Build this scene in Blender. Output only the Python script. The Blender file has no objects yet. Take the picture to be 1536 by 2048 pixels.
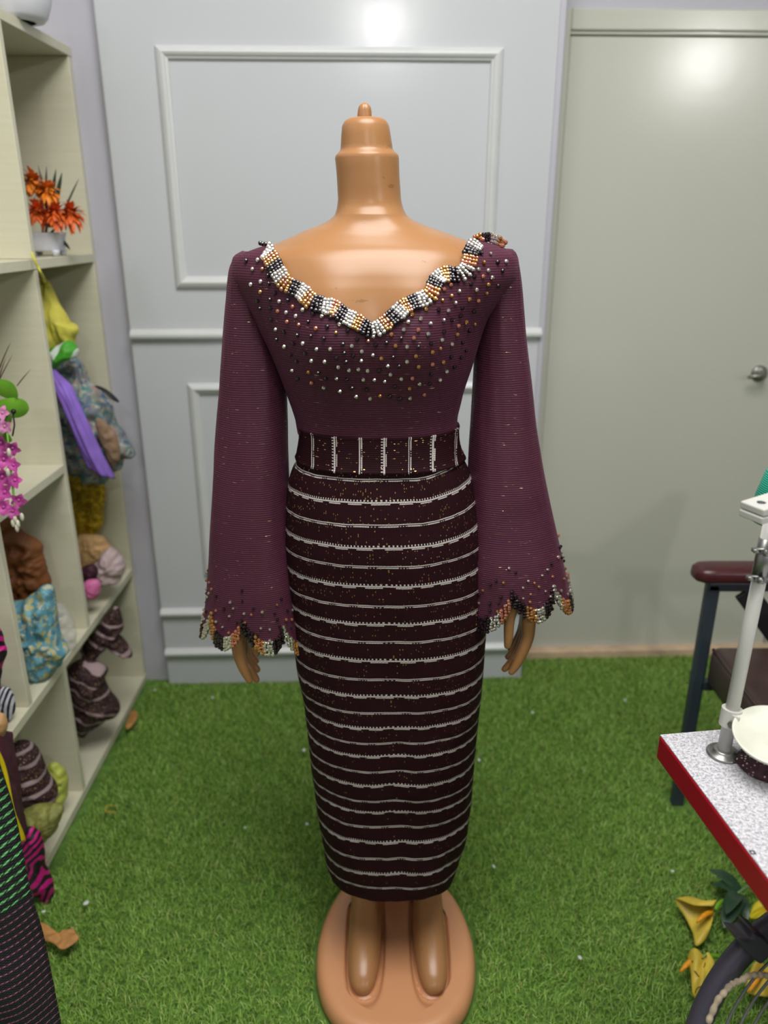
import bpy, bmesh, math, random
import numpy as np
from mathutils import Vector, Matrix, noise

R = math.radians
rnd = random.Random(7)
SC = bpy.context.scene
COL = SC.collection

# ------------------------------------------------------------------ camera
F_PX, CAM_H, CX = 1560.0, 1.38, 772.0
PITCH = math.atan(574 / F_PX)
cs, sn = math.cos(PITCH), math.sin(PITCH)
cam_data = bpy.data.cameras.new('camera')
cam = bpy.data.objects.new('camera', cam_data)
COL.objects.link(cam)
cam.location = (0, 0, CAM_H)
cam.rotation_euler = (R(90) - PITCH, 0, 0)
cam_data.sensor_fit = 'VERTICAL'
cam_data.sensor_height = 36
cam_data.lens = 36 * F_PX / 2048
cam_data.shift_x = (768 - CX) / 2048
cam_data.clip_start = 0.02
cam_data.dof.use_dof = True
cam_data.dof.focus_distance = 1.10
cam_data.dof.aperture_fstop = 3.0
SC.camera = cam

# ------------------------------------------------------------------ light
w = bpy.data.worlds.new('world')
SC.world = w
w.use_nodes = True
w.node_tree.nodes['Background'].inputs[0].default_value = (0.86, 0.93, 1.0, 1)
w.node_tree.nodes['Background'].inputs[1].default_value = 0.30


def ceiling_lamp(loc, radius, power, color=(1, 0.985, 0.96)):
    """round bulb under the ceiling"""
    d = bpy.data.lights.new('ceiling_lamp', 'POINT')
    d.shadow_soft_size = radius
    d.energy = power
    d.color = color
    o = bpy.data.objects.new('ceiling_lamp', d)
    o.location = loc
    COL.objects.link(o)
    return o


pl_ = bpy.data.lights.new('ceiling_panel', 'AREA')
pl_.shape = 'DISK'
pl_.size = 1.5
pl_.energy = 66
pl_.color = (1, 0.99, 0.97)
po_ = bpy.data.objects.new('ceiling_panel', pl_)
po_.location = (0.15, 0.45, 2.97)
COL.objects.link(po_)
ceiling_lamp((0.33, -3.05, 2.93), 0.085, 52)
ceiling_lamp((3.65, -4.1, 2.93), 0.10, 125)

SC.view_settings.view_transform = 'Standard'
SC.view_settings.look = 'None'
SC.view_settings.exposure = 0.0
SC.view_settings.gamma = 1.0
SC.view_settings.use_curve_mapping = False


# ------------------------------------------------------------------ helpers
def ray(px, py):
    v = 1024 - py
    return Vector((px - CX, F_PX * cs + v * sn, v * cs - F_PX * sn))


def atY(px, py, Y):
    r = ray(px, py)
    t = Y / r.y
    return Vector((r.x * t, Y, CAM_H + r.z * t))


def atZ(px, py, Z):
    r = ray(px, py)
    t = (Z - CAM_H) / r.z
    return Vector((r.x * t, r.y * t, Z))


def atX(px, py, X):
    r = ray(px, py)
    t = X / r.x
    return Vector((X, r.y * t, CAM_H + r.z * t))


def lin(c):
    c = c / 255.0
    return c / 12.92 if c <= 0.04045 else ((c + 0.055) / 1.055) ** 2.4


def rgb(r, g, b):
    return (lin(r), lin(g), lin(b), 1.0)


def tag(o, label=None, cat=None, group=None, kind=None):
    if label:
        o['label'] = label
    if cat:
        o['category'] = cat
    if group:
        o['group'] = group
    if kind:
        o['kind'] = kind
    return o


def empty(name, loc=(0, 0, 0), rz=0.0):
    o = bpy.data.objects.new(name, None)
    o.empty_display_size = 0.05
    o.location = loc
    o.rotation_euler = (0, 0, rz)
    COL.objects.link(o)
    return o


def link(name, me, parent=None, mats=None, smooth=True):
    o = bpy.data.objects.new(name, me)
    COL.objects.link(o)
    if mats is not None:
        for m in (mats if isinstance(mats, (list, tuple)) else [mats]):
            me.materials.append(m)
    if smooth:
        me.polygons.foreach_set('use_smooth', [True] * len(me.polygons))
    if parent is not None:
        o.parent = parent
        bpy.context.view_layer.update()
        o.matrix_parent_inverse = parent.matrix_world.inverted()
    return o


def pyd(name, V, Fc, mats, parent=None, smooth=True, uv=None, midx=None):
    me = bpy.data.meshes.new(name)
    me.from_pydata([tuple(v) for v in V], [], [tuple(f) for f in Fc])
    if uv is not None:
        lay = me.uv_layers.new(name='UVMap')
        li = np.empty(len(me.loops), dtype=np.int32)
        me.loops.foreach_get('vertex_index', li)
        lay.data.foreach_set('uv', np.asarray(uv, dtype=np.float32)[li].ravel())
    o = link(name, me, parent, mats, smooth)
    if midx is not None:
        me.polygons.foreach_set('material_index', midx)
    me.update()
    return o


class MB:
    """collects shapes for ONE mesh object"""

    def __init__(s):
        s.V, s.F, s.M = [], [], []

    def add(s, V, Fc, m=0):
        b = len(s.V)
        s.V += [tuple(v) for v in V]
        s.F += [tuple(i + b for i in f) for f in Fc]
        s.M += [m] * len(Fc)
        return s

    def box(s, x0, x1, y0, y1, z0, z1, m=0, M=None):
        V = [(x, y, z) for z in (z0, z1) for y in (y0, y1) for x in (x0, x1)]
        if M is not None:
            V = [tuple(M @ Vector(v)) for v in V]
        return s.add(V, [(0, 2, 3, 1), (4, 5, 7, 6), (0, 1, 5, 4), (2, 6, 7, 3), (0, 4, 6, 2), (1, 3, 7, 5)], m)

    def tube(s, pts, rad, seg=12, m=0, caps=True, flat=1.0):
        pts = [Vector(p) for p in pts]
        n = len(pts)
        if not isinstance(rad, (list, tuple)):
            rad = [rad] * n
        V, Fc = [], []
        up = None
        for i, p in enumerate(pts):
            d = (pts[min(i + 1, n - 1)] - pts[max(i - 1, 0)]).normalized()
            if up is None:
                up = Vector((0, 0, 1)) if abs(d.z) < 0.9 else Vector((0, 1, 0))
            e1 = d.cross(up)
            if e1.length < 1e-6:
                e1 = d.cross(Vector((1, 0, 0)))
            e1.normalize()
            e2 = e1.cross(d).normalized()
            up = e2
            for k in range(seg):
                a = 2 * math.pi * k / seg
                V.append(p + e1 * math.cos(a) * rad[i] + e2 * math.sin(a) * rad[i] * flat)
        for i in range(n - 1):
            for k in range(seg):
                k2 = (k + 1) % seg
                Fc.append((i * seg + k, i * seg + k2, (i + 1) * seg + k2, (i + 1) * seg + k))
        if caps:
            Fc.append(tuple(range(seg - 1, -1, -1)))
            Fc.append(tuple((n - 1) * seg + k for k in range(seg)))
        return s.add(V, Fc, m)

    def lathe(s, c, prof, seg=32, m=0, axis=None, caps=True):
        """prof = [(radius, height)], revolved about axis through c"""
        c = Vector(c)
        ax = Vector(axis or (0, 0, 1)).normalized()
        q = Vector((0, 0, 1)).rotation_difference(ax)
        V, Fc = [], []
        for r, h in prof:
            for k in range(seg):
                a = 2 * math.pi * k / seg
                V.append(c + q @ Vector((r * math.cos(a), r * math.sin(a), h)))
        n = len(prof)
        for i in range(n - 1):
            for k in range(seg):
                k2 = (k + 1) % seg
                Fc.append((i * seg + k, i * seg + k2, (i + 1) * seg + k2, (i + 1) * seg + k))
        if caps:
            Fc.append(tuple(range(seg - 1, -1, -1)))
            Fc.append(tuple((n - 1) * seg + k for k in range(seg)))
        return s.add(V, Fc, m)

    def ball(s, c, r, m=0, nu=10, nv=6, sq=(1, 1, 1)):
        c = Vector(c)
        V = [c + Vector((0, 0, -r * sq[2]))]
        for j in range(1, nv):
            t = -math.pi / 2 + math.pi * j / nv
            for k in range(nu):
                a = 2 * math.pi * k / nu
                V.append(c + Vector((r * sq[0] * math.cos(t) * math.cos(a), r * sq[1] * math.cos(t) * math.sin(a), r * sq[2] * math.sin(t))))
        V.append(c + Vector((0, 0, r * sq[2])))
        Fc = []
        for k in range(nu):
            Fc.append((0, 1 + (k + 1) % nu, 1 + k))
        for j in range(nv - 2):
            for k in range(nu):
                k2 = (k + 1) % nu
                Fc.append((1 + j * nu + k, 1 + j * nu + k2, 1 + (j + 1) * nu + k2, 1 + (j + 1) * nu + k))
        b = 1 + (nv - 2) * nu
        for k in range(nu):
            Fc.append((b + k, b + (k + 1) % nu, len(V) - 1))
        return s.add(V, Fc, m)

    def build(s, name, mats, parent=None, smooth=False, bevel=0.0, bseg=2, auto=None):
        o = pyd(name, s.V, s.F, mats, parent, smooth, None, s.M)
        if bevel:
            b = o.modifiers.new('bevel', 'BEVEL')
            b.width = bevel
            b.segments = bseg
            b.limit_method = 'ANGLE'
            b.harden_normals = False
        if auto:
            me = o.data
            me.polygons.foreach_set('use_smooth', [True] * len(me.polygons))
            me.set_sharp_from_angle(angle=R(auto))
        return o


def pchip(x, y, xq):
    """monotone cubic interpolation"""
    x, y, xq = map(lambda a: np.asarray(a, float), (x, y, xq))
    h = np.diff(x)
    d = np.diff(y) / h
    m = np.zeros_like(y)
    for i in range(1, len(x) - 1):
        if d[i - 1] * d[i] > 0:
            w1, w2 = 2 * h[i] + h[i - 1], h[i] + 2 * h[i - 1]
            m[i] = (w1 + w2) / (w1 / d[i - 1] + w2 / d[i])
    m[0], m[-1] = d[0], d[-1]
    q = np.clip(xq, x[0], x[-1])
    i = np.clip(np.searchsorted(x, q) - 1, 0, len(h) - 1)
    t = (q - x[i]) / h[i]
    return ((2 * t**3 - 3 * t**2 + 1) * y[i] + (t**3 - 2 * t**2 + t) * h[i] * m[i]
            + (-2 * t**3 + 3 * t**2) * y[i + 1] + (t**3 - t**2) * h[i] * m[i + 1])


def smooth_curve(pts, n, closed=False):
    """Catmull-Rom through 3D points"""
    P = [np.array(p, float) for p in pts]
    if closed:
        P = [P[-1]] + P + [P[0], P[1]]
    else:
        P = [2 * P[0] - P[1]] + P + [2 * P[-1] - P[-2]]
    m = len(P) - 3
    out = []
    for i in range(n):
        s = i / (n if closed else n - 1) * m
        k = min(int(s), m - 1)
        t = s - k
        a, b, c, d = P[k:k + 4]
        out.append(0.5 * (2 * b + (c - a) * t + (2 * a - 5 * b + 4 * c - d) * t * t + (-a + 3 * b - 3 * c + d) * t**3))
    return [Vector(p) for p in out]


def fbm(p, o=3):
    return noise.fractal(Vector(p), 1.0, 2.0, o)


def copy_part(o, parent):
    c = o.copy()
    COL.objects.link(c)
    c.parent = parent
    return c


# ------------------------------------------------------------------ node helpers
class NT:
    def __init__(s, name):
        s.m = bpy.data.materials.new(name)
        s.m.use_nodes = True
        s.t = s.m.node_tree
        s.b = s.t.nodes['Principled BSDF']

    def n(s, typ, **kw):
        nd = s.t.nodes.new(typ)
        for k, v in kw.items():
            setattr(nd, k, v)
        return nd

    def put(s, sock, v):
        if isinstance(v, bpy.types.NodeSocket):
            s.t.links.new(v, sock)
        else:
            sock.default_value = v

    def math(s, op, a, b=None, c=None):
        nd = s.n('ShaderNodeMath', operation=op)
        s.put(nd.inputs[0], a)
        if b is not None:
            s.put(nd.inputs[1], b)
        if c is not None:
            s.put(nd.inputs[2], c)
        return nd.outputs[0]

    def mix(s, f, a, b):
        nd = s.n('ShaderNodeMix', data_type='RGBA')
        s.put(nd.inputs[0], f)
        s.put(nd.inputs[6], a)
        s.put(nd.inputs[7], b)
        return nd.outputs[2]

    def coord(s, which='Object'):
        return s.n('ShaderNodeTexCoord').outputs[which]

    def mapping(s, vec, scale=(1, 1, 1), rot=(0, 0, 0), loc=(0, 0, 0)):
        nd = s.n('ShaderNodeMapping')
        s.put(nd.inputs['Vector'], vec)
        nd.inputs['Scale'].default_value = scale
        nd.inputs['Rotation'].default_value = rot
        nd.inputs['Location'].default_value = loc
        return nd.outputs[0]

    def noise(s, vec, scale=5, detail=3, rough=0.5, out='Fac'):
        nd = s.n('ShaderNodeTexNoise')
        s.put(nd.inputs['Vector'], vec)
        nd.inputs['Scale'].default_value = scale
        nd.inputs['Detail'].default_value = detail
        nd.inputs['Roughness'].default_value = rough
        return nd.outputs[out]

    def ramp(s, f, stops, interp='LINEAR'):
        nd = s.n('ShaderNodeValToRGB')
        s.put(nd.inputs[0], f)
        cr = nd.color_ramp
        cr.interpolation = interp
        while len(cr.elements) < len(stops):
            cr.elements.new(0.5)
        for e, (p, c) in zip(cr.elements, stops):
            e.position = p
            e.color = c if len(c) == 4 else (*c, 1)
        return nd.outputs[0]

    def bump(s, h, strength=0.3, dist=0.002):
        nd = s.n('ShaderNodeBump')
        nd.inputs['Strength'].default_value = strength
        nd.inputs['Distance'].default_value = dist
        s.put(nd.inputs['Height'], h)
        s.t.links.new(nd.outputs[0], s.b.inputs['Normal'])

    def set(s, **kw):
        names = dict(color='Base Color', rough='Roughness', metal='Metallic', spec='Specular IOR Level', sheen='Sheen Weight',
                     trans='Transmission Weight', alpha='Alpha', coat='Coat Weight', coat_rough='Coat Roughness', ior='IOR',
                     sss='Subsurface Weight')
        for k, v in kw.items():
            s.put(s.b.inputs[names[k]], v)
        return s


def plain(name, col, rough=0.5, var=0.08, nscale=12, bump=0.0, bscale=60, **kw):
    """plain coloured material with a little mottling"""
    t = NT(name)
    co = t.coord()
    f = t.noise(co, nscale, 4)
    lo = tuple(max(0, c * (1 - var * 2)) for c in col[:3]) + (1,)
    hi = tuple(min(1, c * (1 + var * 2)) for c in col[:3]) + (1,)
    t.set(color=t.ramp(f, [(0.25, lo), (0.75, hi)]), rough=rough, **kw)
    if bump:
        t.bump(t.noise(co, bscale, 4), bump, 0.002)
    return t.m


# ------------------------------------------------------------------ setting materials
def m_gloss_wall(name, col, rough):
    t = NT(name)
    co = t.coord()
    f = t.noise(co, 3.0, 3)
    t.set(color=t.mix(t.math('MULTIPLY', f, 0.25), col, tuple(c * 0.86 for c in col[:3]) + (1,)), rough=rough, spec=0.5)
    t.bump(t.math('ADD', t.noise(co, 26, 3), t.math('MULTIPLY', t.noise(co, 130, 2), 0.25)), 0.06, 0.003)
    return t.m


M_WALL = m_gloss_wall('white_gloss_paint', rgb(200, 202, 205), 0.17)
M_SIDE = m_gloss_wall('lilac_white_paint', rgb(186, 184, 193), 0.42)
M_DOOR = m_gloss_wall('cream_gloss_paint', rgb(198, 197, 185), 0.18)
M_TRIM = plain('white_moulding_paint', rgb(209, 210, 209), 0.30, 0.02)
M_CEIL = plain('ceiling_paint', rgb(225, 225, 225), 0.8, 0.02)
M_THRESH = plain('raw_pale_wood', rgb(205, 178, 148), 0.6, 0.1, 20)
M_METAL = plain('brushed_metal', rgb(150, 148, 142), 0.35, 0.05, metal=0.9)

# ------------------------------------------------------------------ setting geometry
WA = R(2.0)
WC, WS = math.cos(WA), math.sin(WA)


def WP(s, z, out=0.0):
    """point on the panelled back wall: s along it, out towards the room"""
    return Vector((s * WC + out * WS, 2.178 + s * WS - out * WC, z))


def wall_slab(name, s0, s1, z0, z1, out, thick, mat, bevel=0.0):
    mb = MB()
    V = [WP(s, z, o) for z in (z0, z1) for o in (out - thick, out) for s in (s0, s1)]
    mb.add(V, [(0, 1, 3, 2), (4, 6, 7, 5), (0, 4, 5, 1), (2, 3, 7, 6), (0, 2, 6, 4), (1, 5, 7, 3)])
    o = mb.build(name, mat, None, False, bevel, 3)
    o['kind'] = 'structure'
    return o


mb = MB().box(-1.24, 4.3, -4.6, 2.6, -0.06, 0.0)
M_SOIL = plain('turf_backing', rgb(84, 118, 44), 0.9, 0.2, 40)
fl = mb.build('floor', M_SOIL)
fl['kind'] = 'structure'
ce = MB().box(-1.24, 4.3, -4.6, 2.6, 3.0, 3.08).build('ceiling', M_CEIL)
ce['kind'] = 'structure'
wl = MB().box(-1.30, -1.22, -4.6, 2.5, 0, 3.0).build('wall_left', M_SIDE)
wl['kind'] = 'structure'
wr = MB().box(4.3, 4.38, -4.6, 2.6, 0, 3.0).build('wall_right', M_SIDE)
wr['kind'] = 'structure'

# back wall behind the shelf end (set back a little), panelled wall, its end post
wall_slab('wall_back_left', -1.22, -0.66, 0, 3.0, -0.028, 0.10, M_SIDE)
wall_slab('wall_back', -0.695, 0.436, 0.0, 3.0, 0.006, 0.14, M_WALL, 0.006)
edge = wall_slab('trim_1', 0.420, 0.438, 0.0, 3.0, 0.010, 0.146, M_SIDE, 0.005)


def moulding_frame(name, s0, s1, z0, z1, wd=0.030, dp=0.016):
    """mitred picture-frame moulding"""
    prof = [(0.0, 0.0), (0.0, 0.006), (0.12, 0.010), (0.30, 0.0135), (0.50, dp), (0.68, 0.013), (0.80, 0.009), (0.92, 0.0075), (1.0, 0.004), (1.0, 0.0)]
    V, Fc = [], []
    for (a, d) in prof:
        q = a * wd
        for (s, z) in ((s0 + q, z0 + q), (s1 - q, z0 + q), (s1 - q, z1 - q), (s0 + q, z1 - q)):
            V.append(WP(s, z, 0.006 + d))
    n = len(prof)
    for i in range(n - 1):
        for k in range(4):
            k2 = (k + 1) % 4
            Fc.append((i * 4 + k, i * 4 + k2, (i + 1) * 4 + k2, (i + 1) * 4 + k))
    o = pyd(name, V, Fc, M_TRIM, None, False)
    o['kind'] = 'structure'
    return o


def moulding_rail(name, s0, s1, z, h=0.026, dp=0.018):
    prof = [(-0.5, 0.0), (-0.5, 0.010), (-0.42, 0.015), (-0.2, dp), (0.05, dp), (0.25, 0.013), (0.42, 0.009), (0.5, 0.005), (0.5, 0.0)]
    V, Fc = [], []
    n = len(prof)
    for s in (s0, s1):
        for a, d in prof:
            V.append(WP(s, z + a * h, 0.006 + d))
    for i in range(n - 1):
        Fc.append((i, n + i, n + i + 1, i + 1))
    Fc.append(tuple(range(n)))
    Fc.append(tuple(range(2 * n - 1, n - 1, -1)))
    o = pyd(name, V, Fc, M_TRIM, None, False)
    o['kind'] = 'structure'
    return o


moulding_frame('trim_2', -0.557, 0.287, 1.222, 1.786)
moulding_frame('trim_3', -0.550, 0.285, 0.385, 0.968)
moulding_rail('trim_4', -0.690, 0.426, 1.102)
moulding_rail('trim_5', -0.692, 0.426, 0.262, 0.024)
moulding_rail('trim_6', -0.692, 0.426, 0.122, 0.024)

# door beyond the end of the panelled wall
DY = 0.135


def DP(s, z, out=0.0):
    return WP(s, z, out - DY)


def door_box(mb, s0, s1, z0, z1, o0, o1, m=0):
    V = [DP(s, z, o) for z in (z0, z1) for o in (o0, o1) for s in (s0, s1)]
    return mb.add(V, [(0, 1, 3, 2), (4, 6, 7, 5), (0, 4, 5, 1), (2, 3, 7, 6), (0, 2, 6, 4), (1, 5, 7, 3)], m)


dr = empty('door_1', DP(0.9, 0.03))
tag(dr, kind='structure')
door_box(MB(), 0.485, 1.30, 0.03, 1.842, -0.04, 0.0).build('door_leaf', M_DOOR, dr, False, 0.003)
mb = MB()
door_box(mb, 0.43, 0.482, 0.0, 1.902, -0.05, 0.014)
door_box(mb, 0.482, 1.34, 1.852, 1.902, -0.05, 0.014)
door_box(mb, 0.482, 1.34, 1.843, 1.856, -0.05, 0.007)
door_box(mb, 1.305, 1.36, 0.0, 1.902, -0.05, 0.014)
mb.build('door_frame', M_DOOR, dr, False, 0.004)
mb = MB()
hc = DP(1.13, 0.960, 0.0)
mb.lathe(hc, [(0.024, 0), (0.024, 0.006), (0.018, 0.009)], 20, axis=(0, -1, 0))
mb.tube([hc + Vector((0, -0.005, 0)), hc + Vector((0, -0.035, 0)), hc + Vector((-0.012, -0.042, 0.001)), hc + Vector((-0.05, -0.042, -0.004))], [0.008, 0.008, 0.007, 0.005], 12)
mb.build('door_handle', M_METAL, dr, True)
th = MB()
door_box(th, 0.44, 1.36, 0.0, 0.032, -0.05, 0.030)
th = th.build('trim_7', M_THRESH, None, False, 0.004)
th['kind'] = 'structure'
wall_slab('wall_back_right', 1.36, 4.4, 0, 3.0, -0.125, 0.10, M_DOOR)
o = wall_slab('wall_back_top', 0.43, 1.40, 1.902, 3.0, -0.13, 0.08, M_SIDE)

# ------------------------------------------------------------------ mannequin
def m_plastic():
    t = NT('tan_mannequin_plastic')
    co = t.coord()
    f = t.noise(co, 4, 3)
    base = t.mix(f, rgb(158, 111, 70), rgb(168, 121, 79))
    n2 = t.noise(t.mapping(co, (1, 1, 2.2)), 17, 5, 0.65)
    scuff = t.math('MULTIPLY', t.math('GREATER_THAN', n2, 0.665), 0.55)
    t.set(color=t.mix(scuff, base, rgb(122, 84, 36)), rough=0.31, spec=0.42, sss=0.0)
    t.bump(t.noise(co, 9, 2), 0.08, 0.01)
    return t.m


M_PLASTIC = m_plastic()
YT = 1.19
# silhouette rows of the torso: picture row, left, right, half depth front, half depth back
ROWS = [(412, 674, 805, .050, .050), (422, 673, 809, .051, .051), (432, 668, 815, .053, .052), (441, 657, 828, .055, .054), (450, 640, 848, .058, .056),
        (459, 615, 872, .062, .060), (468, 590, 905, .067, .064), (477, 563, 940, .073, .068), (487, 535, 975, .080, .074), (498, 500, 1006, .088, .080),
        (515, 474, 1028, .096, .088), (545, 470, 1030, .104, .096), (580, 486, 1008, .108, .100), (640, 518, 966, .108, .100), (720, 556, 940, .104, .095),
        (790, 583, 918, .095, .085), (840, 598, 909, .086, .078), (885, 606, 911, .083, .076), (930, 615, 905, .080, .085), (990, 630, 900, .085, .095),
        (1100, 640, 895, .090, .095), (1250, 645, 895, .088, .090)]
tz, txc, ta, tbf, tbb = [], [], [], [], []
for y, xl, xr, bf, bb in ROWS:
    L, Rr = atY(xl, y, YT), atY(xr, y, YT)
    tz.append(L.z), txc.append((L.x + Rr.x) / 2), ta.append((Rr.x - L.x) / 2), tbf.append(bf), tbb.append(bb)
tz, txc, ta, tbf, tbb = [np.array(a)[::-1] for a in (tz, txc, ta, tbf, tbb)]
ZC_BUST = 1.232
BUST = [(-0.078, 0.035), (0.050, 0.037)]


def torso_at(z):
    return [float(pchip(tz, q, z)) for q in (txc, ta, tbf, tbb)]


def bust_at(x, z):
    s = 0.0
    for xb, amp in BUST:
        dz = z - ZC_BUST
        sz = 0.052 if dz > 0 else 0.045
        s += amp * math.exp(-((x - xb) ** 2) / (2 * 0.042**2) - dz * dz / (2 * sz * sz))
    return s


def front_y(x, z, off=0.0):
    """front surface of the torso, a height field over (x, z)"""
    xc, a, bf, bb = torso_at(z)
    q = min(1.0, abs(x - xc) / (a + off))
    return YT - (bf + off) * (1 - q**2.2) ** (1 / 2.2) - bust_at(x, z) * (1 - q**4)


def hit_front(px, py, off=0.0):
    """where the camera ray of a picture point meets the torso front"""
    Y = 1.08
    p = atY(px, py, Y)
    for _ in range(14):
        p = atY(px, py, Y)
        Y = 0.5 * Y + 0.5 * front_y(p.x, p.z, off)
    p.y = front_y(p.x, p.z, off)
    return p


def normal_front(x, z):
    e = 0.003
    dx = (front_y(x + e, z) - front_y(x - e, z)) / (2 * e)
    dz = (front_y(x, z + e) - front_y(x, z - e)) / (2 * e)
    return Vector((dx, -1, dz)).normalized()


def loft(mb, rings, m=0, cap0=True, cap1=True, closed=True):
    n = len(rings[0])
    V = [p for r in rings for p in r]
    Fc = []
    for i in range(len(rings) - 1):
        for k in range(n if closed else n - 1):
            k2 = (k + 1) % n
            Fc.append((i * n + k, i * n + k2, (i + 1) * n + k2, (i + 1) * n + k))
    if cap0:
        Fc.append(tuple(range(n - 1, -1, -1)))
    if cap1:
        Fc.append(tuple((len(rings) - 1) * n + k for k in range(n)))
    mb.add(V, Fc, m)


def sup(t, n):
    c, s_ = math.cos(t), math.sin(t)
    return math.copysign(abs(c) ** (2 / n), c), math.copysign(abs(s_) ** (2 / n), s_)


def torso_ring(z, off=0.0, N=96):
    xc, a, bf, bb = torso_at(z)
    out = []
    for k in range(N):
        t = 2 * math.pi * k / N
        c, s_ = sup(t, 2.2)
        x = xc + (a + off) * c
        if s_ <= 0:
            y = front_y(x, z, off)
        else:
            y = YT + (bb + off) * s_
        out.append(Vector((x, y, z)))
    return out


man = empty('mannequin', (0.018, 1.15, 0.0))
tag(man, 'headless tan plastic female mannequin with capped neck, standing on its oval base', 'mannequin')
body = MB()
ZNK = float(atY(740, 428, YT).z)
zs = list(np.linspace(tz[0], 1.30, 44)) + list(np.linspace(1.303, ZNK, 60))
XCL, XCR = atY(533, 520, YT).x, atY(962, 520, YT).x
ZCL = atY(520, 493, YT).z


CL = [(480, 533, 962), (520, 533, 962), (600, 545, 945), (700, 570, 935), (780, 588, 930), (860, 590, 925), (1200, 600, 925)]
CLZ = np.array([atY(q[1], q[0], YT).z for q in CL])[::-1]
CLL = np.array([atY(q[1], q[0], YT).x for q in CL])[::-1]
CLR = np.array([atY(q[2], q[0], YT).x for q in CL])[::-1]


def body_ring(z):
    f = max(0.0, min(1.0, (ZCL + .004 - z) / .012))
    f2 = max(0.0, min(1.0, (1.225 - z) / .03))
    cl_ = float(pchip(CLZ, CLL, z))
    cr_ = float(pchip(CLZ, CLR, z))
    out = []
    for p in torso_ring(z, -0.004 * f2):
        lo, hi = cl_, cr_
        dz_ = 0.004 * max(0.0, min(1.0, (abs(p.x + 0.018) - 0.095) / 0.04)) * max(0.0, min(1.0, (z - 1.30) / 0.02))
        out.append(Vector((max(lo, min(hi, p.x)), p.y, p.z - dz_)))
    return out


rings = [body_ring(z) for z in zs]
# neck with its stepped cap and peg
NK = [(418, 673.5, 807, 1), (408, 675, 804, 1), (398, 676, 802, 1), (380, 675, 801, 1), (360, 674, 799.5, 1), (335, 672, 798.5, 1), (318, 670, 798, 1), (312, 671, 797.5, .99), (308, 674, 795, .97),
      (303, 679, 789, .96), (298, 681, 785.5, .95), (290, 681.5, 784.5, .95), (270, 682.5, 781.5, .95), (253, 684, 778.5, .94), (246, 687, 775.5, .92), (240, 692, 771, .88), (236.5, 699, 765, .8), (235, 708, 756, .6)]
for y, xl, xr, q in NK:
    L, Rr = atY(xl, y, YT), atY(xr, y, YT)
    xc, a = (L.x + Rr.x) / 2, (Rr.x - L.x) / 2
    ne = 2.0 + 0.2 * max(0, min(1, (y - 380) / 40))
    dp_ = 0.96 + 0.02 * max(0, min(1, (400 - y) / 30))
    rings.append([Vector((xc + a * c, YT + a * dp_ * s_, L.z)) for c, s_ in [sup(2 * math.pi * k / 96, ne) for k in range(96)]])
loft(body, rings)
peg = []
for y, xl, xr in ((242, 714, 743.5), (232, 714.5, 743.5), (222, 715.5, 743), (214, 717, 741.5), (209, 720, 738), (206, 725, 734)):
    L, Rr = atY(xl, y, YT - 0.006), atY(xr, y, YT - 0.006)
    xc, a = (L.x + Rr.x) / 2, (Rr.x - L.x) / 2
    peg.append([Vector((xc + a * math.cos(t) * (1 - 0.14 * math.exp(-((t - 4.9) / 0.22) ** 2)), YT - 0.006 + a * 1.1 * math.sin(t) * (1 - 0.14 * math.exp(-((t - 4.9) / 0.22) ** 2)), L.z)) for t in [2 * math.pi * k / 32 for k in range(32)]])
loft(body, peg)
# legs and feet
HB = 0.045
for side, xs in ((-1, (-0.040, -0.047, -0.050, -0.055)), (1, (0.086, 0.085, 0.081, 0.078))):
    foot = [(HB - .012, .026, 1.052, 1.292), (HB + .004, .0315, 1.044, 1.297), (HB + .016, .0325, 1.048, 1.298), (HB + .030, .031, 1.068, 1.297), (HB + .042, .029, 1.100, 1.295),
            (HB + .055, .0275, 1.138, 1.292), (HB + .070, .0265, 1.178, 1.290), (HB + .088, .026, 1.207, 1.288), (HB + .11, .0262, 1.217, 1.286), (HB + .15, .028, 1.219, 1.287),
            (HB + .20, .033, 1.212, 1.296), (HB + .28, .045, 1.185, 1.300), (HB + .36, .050, 1.165, 1.292), (HB + .44, .054, 1.145, 1.27), (HB + .60, .055, 1.13, 1.255), (HB + .68, .046, 1.14, 1.24)]
    zf = [f[0] for f in foot]
    zz = np.linspace(zf[0], zf[-1], 70)
    aa, y0, y1 = [pchip(zf, [f[i] for f in foot], zz) for i in (1, 2, 3)]
    xx = pchip([HB, .2, .45, .8], xs, zz)
    rr = []
    for i, z in enumerate(zz):
        yc, b = (y0[i] + y1[i]) / 2, (y1[i] - y0[i]) / 2
        low = max(0.0, min(1.0, (0.13 - z) / 0.08))
        ring = []
        for k in range(40):
            t = 2 * math.pi * k / 40
            c, s_ = sup(t, 2.0 + 0.9 * low)
            wd = aa[i] * (1 - 0.20 * low * max(0, s_))       # heel narrower than ball
            ring.append(Vector((xx[i] + wd * c + side * 0.004 * low * -s_, yc + b * s_, z)))
        rr.append(ring)
    loft(body, rr)


def px3(lst):
    return [(atY(x, y, Y), r) for x, y, Y, r in lst]


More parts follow.
